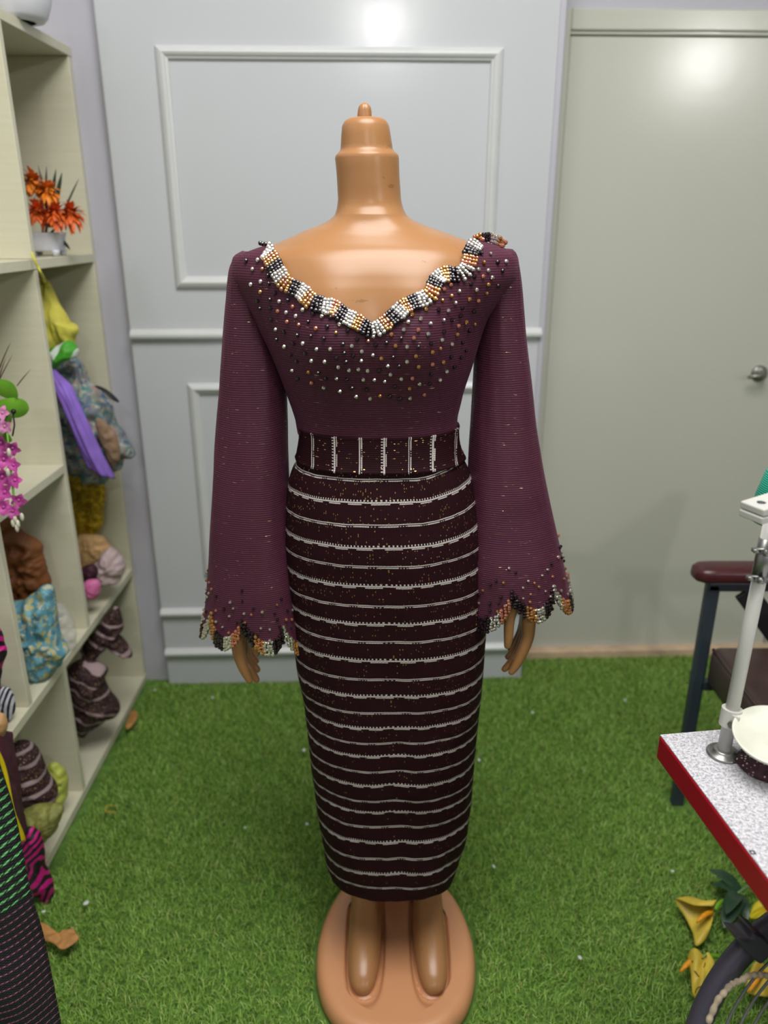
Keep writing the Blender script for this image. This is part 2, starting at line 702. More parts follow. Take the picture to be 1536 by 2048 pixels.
def hand_mesh(chains, voxel=0.0019):
    mb_ = MB()
    for ch in chains:
        pts = [c[0] for c in px3(ch)]
        rads = [c[3] for c in ch]
        n = 3 * (len(pts) - 1) + 1
        sp = smooth_curve(pts, n)
        sr = np.interp(np.linspace(0, 1, n), np.linspace(0, 1, len(rads)), rads)
        mb_.tube(sp, list(sr), 16)
        for p, r in ((sp[0], sr[0]), (sp[-1], sr[-1])):
            mb_.ball(p, r, 0, 16, 10)
    o = mb_.build('hand_tmp', M_PLASTIC)
    md = o.modifiers.new('fuse', 'REMESH')
    md.mode = 'VOXEL'
    md.voxel_size = voxel
    sm = o.modifiers.new('soft', 'SMOOTH')
    sm.factor = 0.5
    sm.iterations = 4
    dg = bpy.context.evaluated_depsgraph_get()
    me = o.evaluated_get(dg).to_mesh()
    V = [tuple(v.co) for v in me.vertices]
    Fc = [tuple(p.vertices) for p in me.polygons]
    o.evaluated_get(dg).to_mesh_clear()
    bpy.data.objects.remove(o)
    body.add(V, Fc)


ARM_L = [(496, 715, 1.20, .020), (496, 770, 1.20, .026), (494, 860, 1.20, .028), (487, 1030, 1.19, .027), (482, 1180, 1.18, .021), (478, 1245, 1.17, .0165)]
hand_mesh([ARM_L,
           [(480, 1235, 1.150, .0140), (477, 1275, 1.140, .0128), (477.5, 1305, 1.135, .0108), (487, 1336, 1.132, .0088), (499, 1361, 1.132, .0060)],
           [(482, 1240, 1.165, .0140), (483, 1285, 1.160, .0120), (488, 1315, 1.156, .0085), (500, 1338, 1.152, .0078), (513, 1359, 1.150, .0060)],
           [(484, 1240, 1.182, .0130), (486, 1285, 1.178, .0110), (494, 1312, 1.172, .0080), (505, 1328, 1.168, .0075), (514.5, 1339, 1.166, .0060)],
           [(486, 1235, 1.196, .0120), (488, 1275, 1.194, .0100), (495, 1297, 1.188, .0075), (504, 1312, 1.184, .0070), (512.5, 1322, 1.182, .0055)],
           [(484, 1205, 1.150, .0110), (497, 1245, 1.132, .0095), (509, 1282, 1.125, .0080), (514, 1306, 1.124, .0060)]])
ARM_R = [(1006, 715, 1.20, .020), (1011, 770, 1.20, .026), (1020, 860, 1.20, .028), (1040, 1000, 1.19, .027), (1054, 1130, 1.18, .021), (1060, 1190, 1.17, .0165)]
hand_mesh([ARM_R,
           [(1060, 1180, 1.150, .0145), (1060, 1215, 1.142, .0130), (1057, 1246, 1.137, .0122), (1055, 1275, 1.134, .0108), (1044, 1306, 1.132, .0092), (1031, 1332, 1.132, .0076), (1023, 1344, 1.132, .0058)],
           [(1058, 1190, 1.166, .0140), (1055, 1240, 1.160, .0120), (1048, 1280, 1.156, .0088), (1036, 1306, 1.152, .0078), (1020, 1327, 1.150, .0068), (1009, 1338, 1.150, .0056)],
           [(1057, 1190, 1.182, .0130), (1052, 1240, 1.178, .0110), (1044, 1272, 1.172, .0080), (1031, 1297, 1.168, .0072), (1016, 1314, 1.166, .0056)],
           [(1055, 1190, 1.196, .0120), (1050, 1235, 1.194, .0100), (1042, 1262, 1.188, .0075), (1031, 1284, 1.184, .0068), (1021, 1299, 1.182, .0054)],
           [(1050, 1160, 1.150, .0115), (1030, 1205, 1.130, .0095), (1019, 1240, 1.124, .0088), (1017, 1272, 1.122, .0080), (1015, 1291, 1.122, .0062)]])
body.build('body', M_PLASTIC, man, True)

# oval moulded base with a raised rim, foot wells and a heel block
mb = MB()


def base_ring(a, y0, y1, z, n=2.35, N=72):
    yc, b = (y0 + y1) / 2, (y1 - y0) / 2
    out = []
    for k in range(N):
        t = 2 * math.pi * k / N
        c, s_ = sup(t, n)
        taper = 1 - 0.14 * max(0, s_)
        out.append(Vector((0.019 + a * c * taper, yc + b * s_, z)))
    return out


prof = [(-.004, 0.0), (.000, 0.004), (.002, .018), (.000, .030), (-.004, .038), (-.009, .0425), (-.016, .0448), (-.024, .0452), (-.040, .0450)]
BN = 220
loft(mb, [base_ring(.155 + d, .968 - d, 1.36 + d, z, 2.5, BN) for d, z in prof], 0, True, False)
# flat top with a narrow well sunk round each foot
FEET = ((-0.041, 0.0335), (0.0855, 0.0335))


def well(x, y):
    g = 0.0
    for xf, af in FEET:
        yc_, bf_ = 1.172, 0.130
        dx_, dy_ = (x - xf) / af, (y - yc_) / bf_
        r_ = (abs(dx_) ** 2.9 + abs(dy_) ** 2.9) ** (1 / 2.9)
        d_ = (r_ - 1) * af
        g += 0.009 * math.exp(-((d_ - 0.0015) / 0.0034) ** 2) + (0.006 if d_ < 0 else 0)
    return g


outer = base_ring(.155 - .040, .968 + .040, 1.36 - .040, .0450, 2.5, BN)
cb = Vector((0.019, 1.164, .0450))
V, NRB = [], 110
for i in range(NRB):
    f = 1 - i / NRB
    for p in outer:
        q_ = cb + (p - cb) * f
        q_.z -= well(q_.x, q_.y)
        V.append(q_)
V.append(cb)
Fc = [(i * BN + k, i * BN + (k + 1) % BN, (i + 1) * BN + (k + 1) % BN, (i + 1) * BN + k) for i in range(NRB - 1) for k in range(BN)]
Fc += [((NRB - 1) * BN + k, (NRB - 1) * BN + (k + 1) % BN, NRB * BN) for k in range(BN)]
mb.add(V, Fc)
M_BASE = plain('pinkish_tan_plastic', rgb(200, 142, 100), 0.38, 0.03, 6)
mb.build('base', M_BASE, man, True)
# ridge of plastic rising between the heels
mb = MB()
rr = []
for z, q in ((.036, .040), (.05, .037), (.09, .034), (.15, .033), (.20, .0325), (.235, .031), (.245, .026)):
    rr.append([Vector((0.020 + q * c, 1.285 + .030 * s_, z)) for c, s_ in [sup(2 * math.pi * k / 40, 4) for k in range(40)]])
loft(mb, rr)
mb.build('heel_block', M_BASE, man, True)

# ------------------------------------------------------------------ dress materials
def m_faille():
    t = NT('plum_ribbed_faille')
    co = t.coord()
    wob = t.noise(co, 14, 3)
    sep = t.n('ShaderNodeSeparateXYZ')
    t.put(sep.inputs[0], co)
    zz = t.math('ADD', sep.outputs[2], t.math('MULTIPLY', wob, 0.006))
    rib = t.math('SINE', t.math('MULTIPLY', zz, 2 * math.pi / 0.0034))
    rib01 = t.math('MULTIPLY_ADD', rib, 0.5, 0.5)
    mot = t.noise(co, 6, 4)
    c0 = t.mix(mot, rgb(70, 24, 43), rgb(86, 35, 57))
    c1 = t.mix(t.math('MULTIPLY', rib01, 0.55), rgb(48, 15, 30), c0)
    c1 = t.mix(0.62, c1, c0)
    # fine lurex threads lying along the ribs
    fl = t.noise(t.mapping(co, (70, 70, 620)), 1.0, 2, 0.6)
    fleck = t.math('GREATER_THAN', fl, 0.70)
    t.set(color=t.mix(fleck, c1, rgb(196, 160, 132)), rough=t.mix(fleck, (0.62, 0.62, 0.62, 1), (0.22, 0.22, 0.22, 1)), metal=fleck, sheen=0.18, spec=0.35)
    t.b.inputs['Sheen Tint'].default_value = rgb(180, 120, 150)
    t.b.inputs['Sheen Roughness'].default_value = 0.5
    t.bump(t.math('ADD', rib01, t.math('MULTIPLY', t.noise(co, 220, 2), 0.8)), 0.35, 0.0011)
    return t.m


def m_stripe(swap=False):
    """dark maroon handwoven cloth: silver stripes at whole numbers of v, every second one thick, gold flecks between"""
    t = NT('maroon_handwoven_stripe')
    uv = t.coord('UV')
    sep = t.n('ShaderNodeSeparateXYZ')
    t.put(sep.inputs[0], uv)
    u, v = (sep.outputs[1], sep.outputs[0]) if swap else (sep.outputs[0], sep.outputs[1])
    wob = t.math('MULTIPLY', t.math('SUBTRACT', t.noise(t.mapping(uv, (22, 1, 1)), 1.5, 2), 0.5), 0.06)
    v = t.math('ADD', v, wob)
    k = t.math('ROUND', v)
    d = t.math('SUBTRACT', v, k)
    odd = t.math('ABSOLUTE', t.math('MODULO', k, 2.0))

    def band(c, hw):
        return t.math('LESS_THAN', t.math('ABSOLUTE', t.math('SUBTRACT', d, c)), hw)
    thin = band(0.0, 0.021)
    thick = t.math('MULTIPLY', odd, band(0.0, 0.034))
    rnd_k = t.n('ShaderNodeTexWhiteNoise', noise_dimensions='1D')
    t.put(rnd_k.inputs['W'], k)
    fr = t.math('FRACT', t.math('ADD', t.math('MULTIPLY', u, 1 / 0.028), rnd_k.outputs[0]))
    dash = t.math('MULTIPLY', t.math('LESS_THAN', fr, 0.62), band(0.082, 0.024))
    comb = t.math('MULTIPLY', t.math('LESS_THAN', t.math('FRACT', t.math('MULTIPLY', u, 1 / 0.0042)), 0.40), t.math('MULTIPLY', odd, band(-0.088, 0.036)))
    dots = t.math('MULTIPLY', t.math('LESS_THAN', t.math('FRACT', t.math('MULTIPLY', u, 1 / 0.0034)), 0.5), t.math('MULTIPLY', t.math('SUBTRACT', 1.0, odd), band(0.085, 0.017)))
    s1 = t.math('MAXIMUM', t.math('MAXIMUM', thin, thick), t.math('MAXIMUM', dash, t.math('MAXIMUM', comb, dots)))
    twist = t.math('MULTIPLY_ADD', t.math('SINE', t.math('MULTIPLY', t.math('ADD', u, t.math('MULTIPLY', v, 0.02)), 2 * math.pi / 0.0030)), 0.18, 0.82)
    # gold flecks on a thread grid
    cu, cv = t.math('FLOOR', t.math('MULTIPLY', u, 1 / 0.0030)), t.math('FLOOR', t.math('MULTIPLY', v, 13.0))
    cmb = t.n('ShaderNodeCombineXYZ')
    t.put(cmb.inputs[0], cu), t.put(cmb.inputs[1], cv)
    wn = t.n('ShaderNodeTexWhiteNoise', noise_dimensions='2D')
    t.put(wn.inputs['Vector'], cmb.outputs[0])
    fu = t.math('LESS_THAN', t.math('ABSOLUTE', t.math('SUBTRACT', t.math('FRACT', t.math('MULTIPLY', u, 1 / 0.0030)), 0.5)), 0.17)
    fv = t.math('LESS_THAN', t.math('ABSOLUTE', t.math('SUBTRACT', t.math('FRACT', t.math('MULTIPLY', v, 13.0)), 0.5)), 0.40)
    cl = t.math('GREATER_THAN', t.noise(t.mapping(uv, (14, 2.6, 1)), 1.0, 2), 0.46)
    fleck = t.math('MULTIPLY', t.math('MULTIPLY', fu, fv), t.math('MULTIPLY', cl, t.math('GREATER_THAN', wn.outputs[0], t.math('MINIMUM', 0.985, t.math('MULTIPLY_ADD', v, 0.0052, 0.885)) if not swap else 0.92)))
    mot = t.noise(uv, 30, 3)
    ground = t.mix(mot, rgb(28, 6, 12), rgb(42, 10, 18))
    silver = t.mix(twist, rgb(96, 84, 84), rgb(206, 197, 193))
    col = t.mix(s1, t.mix(fleck, ground, rgb(190, 146, 92)), silver)
    t.set(color=col, rough=t.mix(fleck, (0.72, 0.72, 0.72, 1), (0.22, 0.22, 0.22, 1)), metal=t.math('MULTIPLY', fleck, 0.7), spec=0.14)
    weave = t.math('MULTIPLY', t.math('SINE', t.math('MULTIPLY', u, 2 * math.pi / 0.0030)), 0.5)
    t.bump(t.math('ADD', weave, t.math('MULTIPLY', s1, 1.5)), 0.35, 0.0008)
    return t.m


M_BLOUSE = m_faille()
M_SKIRT = m_stripe()
M_BAND = m_stripe(True)
M_BLACK_BEAD = plain('black_plum_glass', rgb(26, 9, 17), 0.10, 0.1, spec=0.7)
M_SILVER_BEAD = plain('clear_crystal', rgb(222, 214, 206), 0.10, 0.05, metal=0.9)
M_GOLD_BEAD = plain('amber_glass', rgb(190, 138, 84), 0.13, 0.1, metal=0.75)
M_ROSE_BEAD = plain('rose_copper_glass', rgb(204, 132, 108), 0.13, 0.1, metal=0.70)
BEADS = [M_BLACK_BEAD, M_SILVER_BEAD, M_GOLD_BEAD, M_ROSE_BEAD]

# ------------------------------------------------------------------ skirt
skirt = empty('pencil_skirt', (0.0, 1.17, 0.17))
tag(skirt, 'long dark maroon pencil skirt with silver woven stripes and gold flecks on the mannequin', 'skirt')
# picture row, left, right, centre depth Y, half depth front, half depth back
SK = [(905, 600, 922, 1.185, .094, .085), (918, 596, 928, 1.185, .096, .092), (935, 586, 936, 1.185, .099, .103), (965, 577, 946, 1.185, .104, .118), (1010, 573, 955, 1.185, .110, .128), (1080, 572, 965, 1.185, .115, .132),
      (1160, 577, 972, 1.185, .115, .128), (1245, 585, 971, 1.183, .113, .118), (1320, 594, 966, 1.180, .111, .108), (1400, 610, 958, 1.176, .108, .102), (1500, 621, 949, 1.170, .102, .098),
      (1600, 633, 940, 1.165, .096, .094), (1660, 643, 932, 1.160, .091, .090), (1700, 651, 922, 1.158, .087, .088), (1720, 656, 916, 1.157, .085, .086), (1732, 660, 911, 1.156, .083, .085)]
kz, kxc, ka, kyc, kbf, kbb = [], [], [], [], [], []
for y, xl, xr, yc, bf, bb in SK:
    L, Rr = atY(xl, y, yc), atY(xr, y, yc)
    for l_, v_ in zip((kz, kxc, ka, kyc, kbf, kbb), (L.z, (L.x + Rr.x) / 2, (Rr.x - L.x) / 2, yc, bf, bb)):
        l_.append(v_)
kz, kxc, ka, kyc, kbf, kbb = [np.array(a)[::-1] for a in (kz, kxc, ka, kyc, kbf, kbb)]
# heights at which the stripes cross the front of the cloth (rows read off the photograph)
SROW = [959, 1006, 1050, 1097, 1133, 1174, 1212, 1250, 1284, 1323, 1360, 1396, 1428, 1460, 1489, 1516, 1546, 1575, 1606, 1629, 1657, 1688, 1719, 1750, 1777]
sz, sv = [], []
for i, y in enumerate(SROW):
    Y = 1.08
    for _ in range(10):
        p = atY(765, y, Y)
        Y = float(pchip(kz, kyc, p.z) - pchip(kz, kbf, p.z))
    sz.append(p.z), sv.append(float(i))
sz, sv = np.array(sz)[::-1], np.array(sv)[::-1]


def v_of(z):
    if z > sz[-1]:
        return sv[-1] - (z - sz[-1]) / (sz[-1] - sz[-2])
    if z < sz[0]:
        return min(sv[0] + 0.55, sv[0] + (sz[0] - z) / (sz[1] - sz[0]))
    return float(np.interp(z, sz, sv))


NU, NV = 200, 240
V, UV = [], []
zlist = np.linspace(kz[0], kz[-1], NV)
for i, z in enumerate(zlist):
    xc, a, yc, bf, bb = [float(pchip(kz, q, z)) for q in (kxc, ka, kyc, kbf, kbb)]
    low = max(0.0, (0.62 - z) / 0.45)
    for k in range(NU + 1):
        t = 2 * math.pi * k / NU + math.pi / 2
        c, s_ = sup(t, 2.35)
        # shallow drag lines across the knees and thighs, creases towards the hem
        fo = 0.0028 * low * fbm((c * 1.1 + 3, z * 15 + c * 1.6, s_)) + 0.0016 * fbm((c * 2.5, z * 9, s_ * 2 + 5))
        dart = -0.0022 * math.exp(-((c - 0.46) / 0.035) ** 2) * max(0.0, min(1, (z - 0.90) / 0.1)) if s_ < 0 else 0
        x = xc + (a + fo + dart) * c
        y = yc + ((bf if s_ < 0 else bb) + fo * 1.6 + dart) * s_
        # the cloth dips a touch between the thighs
        if s_ < 0:
            y += 0.007 * math.exp(-((x - xc - 0.005) / 0.028) ** 2) * max(0, 1 - abs(z - 0.50) / 0.32)
        V.append((x, y, z))
        ang = t - math.pi / 2
        u = ang * 0.135
        seam = max(0.0, c - 0.46) if s_ < 0 else 0.0
        wav = 0.10 * low * fbm((c * 2.2 + 9, z * 3, 1.5))
        UV.append((u, v_of(z) + seam * 0.75 * max(0.0, min(1.0, (z - 0.80) / 0.18)) + wav))
Fc = []
W = NU + 1
for i in range(NV - 1):
    for k in range(NU):
        Fc.append((i * W + k, i * W + k + 1, (i + 1) * W + k + 1, (i + 1) * W + k))
o = pyd('skirt_panel', V, Fc, M_SKIRT, skirt, True, UV)
so = o.modifiers.new('cloth', 'SOLIDIFY')
so.thickness = 0.0022
so.offset = -1
# waistband
WB = [(848, 601, 913, 1.185, .083, .078), (868, 602, 914, 1.185, .086, .079), (892, 600, 919, 1.185, .091, .083), (910, 597, 926, 1.185, .097, .089)]
wz = []
for y, xl, xr, yc, bf, bb in WB:
    L, Rr = atY(xl, y, yc), atY(xr, y, yc)
    wz.append((L.z, (L.x + Rr.x) / 2, (Rr.x - L.x) / 2, yc, bf, bb))
wz = np.array(wz)[::-1]
V, UV = [], []
nb = 22
for i, z in enumerate(np.linspace(wz[0][0], wz[-1][0], nb)):
    xc, a, yc, bf, bb = [float(pchip(wz[:, 0], wz[:, q], z)) for q in range(1, 6)]
    rim = 0.0022 * (1 - min(1, min(i, nb - 1 - i) / 2.0) * 0.6)
    for k in range(NU + 1):
        t = 2 * math.pi * k / NU + math.pi / 2
        c, s_ = sup(t, 2.3)
        fo = 0.0016 * fbm((c * 3, z * 12, s_ * 3)) + rim
        V.append((xc + (a + .002 + fo) * c, yc + ((bf if s_ < 0 else bb) + .003 + fo) * s_, z))
        front = math.asin(max(-1, min(1, c))) if s_ < 0 else (math.copysign(math.pi, c) - math.asin(max(-1, min(1, c))))
        UV.append(((xc + a * c - atY(768, 905, 1.09).x) / 0.0352 + 8.5 if s_ < 0 else 8.5 + front * 4, z))
UV = [(q[0] + 0.5, q[1]) for q in UV]
Fc = [(i * W + k, i * W + k + 1, (i + 1) * W + k + 1, (i + 1) * W + k) for i in range(nb - 1) for k in range(NU)]
o = pyd('waistband', V, Fc, M_BAND, skirt, True, UV)
o['label'] = 'waistband with upright silver stripes'
so = o.modifiers.new('cloth', 'SOLIDIFY')
so.thickness = 0.003
so.offset = -1

# ------------------------------------------------------------------ blouse
blouse = empty('blouse', (0.0, 1.18, 1.07))
tag(blouse, 'plum ribbed blouse with sweetheart neckline, bell sleeves and beaded scalloped edges', 'blouse')
NECK_PX = [(497, 503), (512, 489), (527, 487), (539, 493), (549, 508), (560, 527), (570, 545), (581, 560), (596, 567), (614, 578), (630, 594), (651, 601), (673, 606), (690, 619), (705, 628), (719, 635), (731, 642), (743, 650),
           (756, 643), (770, 634), (787, 620), (800, 606), (817, 598), (834, 591), (848, 585), (857, 568), (865, 553), (876, 543), (894, 538), (916, 539), (926, 524), (931, 503), (944, 482), (960, 472), (980, 470), (1000, 478), (1012, 490)]
OFF = 0.005
neck3 = [hit_front(x, y, OFF) for x, y in NECK_PX]
nx = np.array([p.x for p in neck3])
nz_ = np.array([p.z for p in neck3])


def neck_z(x):
    return float(np.interp(x, nx, nz_))


NU2, NV2 = 240, 90
zw = float(atY(760, 872, 1.09).z) - 0.018
V = []
xcT, aT = torso_at(1.32)[:2]
ztop_l, ztop_r = nz_[0], nz_[-1]
cols = []
for k in range(NU2):
    t = 2 * math.pi * k / NU2
    c, s_ = sup(t, 2.2)
    if s_ <= 0:
        # find the top of this column on the neckline by stepping up it
        zt = 1.20
        for _ in range(40):
            xc, a, bf, bb = torso_at(zt)
            zn = neck_z(xc + (a + OFF) * c)
            zt = zt + 0.35 * (zn - zt)
    else:
        zl, zr = ztop_l, ztop_r
        f = 0.5 + 0.5 * c
        zt = zl * (1 - f) + zr * f - 0.05 * (s_ ** 1.5)
    cols.append((c, s_, zt))
# steady the tops
zt_s = np.array([q[2] for q in cols])
for i in range(NV2):
    f = i / (NV2 - 1)
    for k, (c, s_, _) in enumerate(cols):
        zt = zt_s[k]
        z = zw + (zt - zw) * f
        xc, a, bf, bb = torso_at(z)
        fo = 0.0008 * fbm((c * 4, z * 16, s_ * 4)) + 0.0012 * fbm((c * 2.2 + z * 7, z * 5, 2)) * (1 - f)
        off = OFF + fo
        x = xc + (a + off) * c
        y = front_y(x, z, off) if s_ <= 0 else YT + (bb + off) * s_
        # princess seams: fine grooves from armhole to waist
        for xs, sg in ((-0.098, -1), (0.075, 1)):
            sx = xs + sg * 0.055 * max(0, (z - 1.16)) / 0.14
            if s_ < 0:
                y += 0.0016 * math.exp(-((x - sx) / 0.0028) ** 2) * (1 if z < 1.30 else 0)
        V.append((x, y, z))
Fc = []
for i in range(NV2 - 1):
    for k in range(NU2):
        k2 = (k + 1) % NU2
        Fc.append((i * NU2 + k, i * NU2 + k2, (i + 1) * NU2 + k2, (i + 1) * NU2 + k))
o = pyd('bodice', V, Fc, M_BLOUSE, blouse, True)
so = o.modifiers.new('cloth', 'SOLIDIFY')
so.thickness = 0.0016
so.offset = -1

# sleeves: picture row, left, right, centre depth, half depth
SL = {'L': [(512, 477, 500, 1.195, .022), (519, 469, 506, 1.195, .036), (530, 463, 513, 1.195, .043), (560, 458, 524, 1.197, .048), (600, 455, 533, 1.20, .050), (650, 451, 545, 1.20, .052), (700, 447, 560, 1.20, .054),
            (760, 443, 573, 1.20, .056), (830, 438, 577, 1.198, .058), (900, 433, 579, 1.195, .061), (1000, 428, 583, 1.19, .066), (1100, 424, 590, 1.185, .071), (1180, 420, 600, 1.18, .075), (1235, 414, 610, 1.18, .078), (1285, 408, 619, 1.18, .080)],
      'R': [(498, 1004, 1024, 1.195, .022), (506, 990, 1031, 1.195, .036), (520, 985, 1034, 1.195, .043), (560, 972, 1040, 1.197, .048), (600, 962, 1044, 1.20, .050), (650, 955, 1048, 1.20, .052), (700, 951, 1053, 1.20, .054),
            (760, 947, 1060, 1.20, .056), (840, 941, 1067, 1.198, .058), (900, 937, 1077, 1.195, .061), (980, 933, 1092, 1.19, .065), (1060, 928, 1109, 1.185, .070), (1130, 922, 1124, 1.18, .075), (1190, 915, 1137, 1.18, .078), (1250, 909, 1148, 1.18, .080)]}
CW = [0, 1, 2, 0, 1, 3, 0, 2, 1]      # bead colours in order round an edge


def bead_cluster(mb, p, nrm, r, m):
    mb.ball(p + nrm * r * 0.55, r, m, 7, 5)


def scatter_colour():
    q = rnd.random()
    return 0 if q < 0.32 else 1 if q < 0.72 else 2 if q < 0.86 else 3


stuff_beads = MB()
for sd, rows in SL.items():
    Z, XC, A, YC, B = [], [], [], [], []
    for y, xl, xr, yc, b in rows:
        L, Rr = atY(xl, y, yc), atY(xr, y, yc)
        Z.append(L.z), XC.append((L.x + Rr.x) / 2), A.append((Rr.x - L.x) / 2), YC.append(yc), B.append(b)
    Z, XC, A, YC, B = [np.array(q)[::-1] for q in (Z, XC, A, YC, B)]
    zb, ztp = Z[0], Z[-1]
    tilt = -0.012 if sd == 'L' else -0.020        # hem hangs lower towards the body
    sgn = 1 if sd == 'L' else -1
    NS = 8

    def hem_z(t):
        c = math.cos(t)
        sc = abs(math.sin(NS * t / 2 + 0.4)) ** 0.62
        tip = 0.735 - 0.033 * max(0, c) ** 1.5 if sd == 'L' else 0.787 - 0.050 * max(0, -c) ** 1.5
        return tip + 0.042 * (1 - sc)

    def sl_point(t, z):
        xc, a, yc, b = [float(pchip(Z, q, z)) for q in (XC, A, YC, B)]
        lowf = max(0, min(1, (ztp - z) / 0.5))
        fo = 0.0030 * lowf * math.sin(3 * t + 2 * (1 if sd == 'L' else 0.4) + z * 2) + 0.0022 * fbm((math.cos(t) * 1.5, z * 4 + (0 if sd == 'L' else 7), math.sin(t) * 1.5))
        c, s_ = sup(t, 2.15)
        return Vector((xc + (a + fo) * c, yc + (b + fo * 1.5) * s_, z))

    def sl_normal(t, z):
        e = 0.02
        d1 = sl_point(t + e, z) - sl_point(t - e, z)
        d2 = sl_point(t, z + 0.004) - sl_point(t, z - 0.004)
        return d1.cross(d2).normalized()
    NUs, NVs = 144, 130
    V = []
    for i in range(NVs):
        f = i / (NVs - 1)
        for k in range(NUs):
            t = 2 * math.pi * k / NUs
            z0 = hem_z(t)
            V.append(sl_point(t, z0 + (ztp - z0) * f))
    # keep the hem from clamping where it hangs below the last row
    for k in range(NUs):
        pass
    Fc = [(i * NUs + k, i * NUs + (k + 1) % NUs, (i + 1) * NUs + (k + 1) % NUs, (i + 1) * NUs + k) for i in range(NVs - 1) for k in range(NUs)]
    Fc.append(tuple((NVs - 1) * NUs + k for k in range(NUs)))
    slv = pyd('sleeve', V, Fc, M_BLOUSE, blouse, True)
    so = slv.modifiers.new('cloth', 'SOLIDIFY')
    so.thickness = 0.002
    so.offset = -1
    # beaded scallop edge (a sub-part of the sleeve)
    mb = MB()
    NB = 108
    for k in range(NB):
        t = 2 * math.pi * k / NB
        seg = int(NS * 4 * ((t + 0.13) / (2 * math.pi)))
        m = CW[seg % 9]
        for r in range(5):
            z = hem_z(t) - 0.001 + r * 0.0050 + rnd.uniform(-.0012, .0012)
            tt = t + rnd.uniform(-.012, .012)
            mm = m if rnd.random() < 0.85 else (2 if m == 3 else 3 if m == 2 else m)
            bead_cluster(mb, sl_point(tt, z), sl_normal(tt, z), rnd.uniform(.0029, .0037), mm)
    tr = mb.build('beaded_edge', BEADS, slv, False)
    # loose beads above the edge
    placed = []
    tries = 0
    while len(placed) < (120) and tries < 4000:
        tries += 1
        t = rnd.uniform(0, 2 * math.pi)
        h = 0.018 + 0.060 * rnd.random() ** 1.25
        if sd == 'L' and abs((t % (2 * math.pi)) - math.pi) < 0.5:
            h *= 1.35
        if sd == 'R' and min(t, 2 * math.pi - t) < 0.6:
            h *= 1.4
        z = hem_z(t) * 0.6 + ((0.745 if sd == 'L' else 0.790) - (0.02 if sd == 'L' else 0.03) * max(0, math.cos(t) * sgn) ** 1.5) * 0.4 + h
        p = sl_point(t, z)
        if all((p - q).length > 0.0105 for q in placed):
            placed.append(p)
            bead_cluster(stuff_beads, p, sl_normal(t, z), rnd.uniform(.0021, .0029), scatter_colour())

# neckline trim: stripes of small beads, each stripe its own sub-part of the trim
trim_root = empty('neckline_trim', (0, 1.1, 1.3))
trim_root.parent = blouse
trim_root.matrix_parent_inverse = blouse.matrix_world.inverted()
poly = smooth_curve([(x, y, 0) for x, y in [(518, 490), (529, 491)] + NECK_PX[3:]], 700)
arc = [0.0]
for a_, b_ in zip(poly, poly[1:]):
    arc.append(arc[-1] + (b_ - a_).length)
arc = np.array(arc)
px_, py_ = np.array([p.x for p in poly]), np.array([p.y for p in poly])
stripe_len = 18.0
order = [0, 1, 2]
n_str = int(arc[-1] / stripe_len)
for sidx in range(n_str):
    col = order[sidx % 3]
    mb = MB()
    prev_ = None
    s0 = sidx * stripe_len
    for j in range(3):
        s_ = s0 + (j + 0.5) * stripe_len / 3
        x, y = np.interp(s_, arc, px_), np.interp(s_, arc, py_)
        x2, y2 = np.interp(s_ + 13, arc, px_), np.interp(s_ + 13, arc, py_)
        x1, y1 = np.interp(s_ - 13, arc, px_), np.interp(s_ - 13, arc, py_)
        dx, dy = x2 - x1, y2 - y1
        l_ = math.hypot(dx, dy) or 1
        ox, oy = -dy / l_, dx / l_                      # outwards, onto the cloth
        for q in range(5):
            w_ = -1.5 + q * 6.2 + rnd.uniform(-1.2, 1.2)
            lean = 0.5 * q
            qx, qy = x + ox * w_ + dx / l_ * (lean + rnd.uniform(-1.2, 1.2)), y + oy * w_ + dy / l_ * lean
            p = hit_front(qx, qy, OFF + 0.001)
            if prev_ is not None and (p - prev_).length > 0.024:
                continue
            prev_ = p if prev_ is None else prev_.lerp(p, 0.2)
            nn = normal_front(p.x, p.z)
            mm = 0 if col != 2 else (1 if rnd.random() < (.5 if (sidx // 3) % 2 else .15) else 0)
            bead_cluster(mb, p, nn, rnd.uniform(.0030, .0037), mm)
    st = mb.build('bead_stripe', [BEADS[col]] if col < 2 else [M_GOLD_BEAD, M_ROSE_BEAD], trim_root, False)

# loose beads over the bust and shoulders
def inside(poly_, x, y):
    c = False
    j = len(poly_) - 1
    for i in range(len(poly_)):
        xi, yi = poly_[i]
        xj, yj = poly_[j]
        if (yi > y) != (yj > y) and x < (xj - xi) * (y - yi) / (yj - yi) + xi:
            c = not c
        j = i
    return c


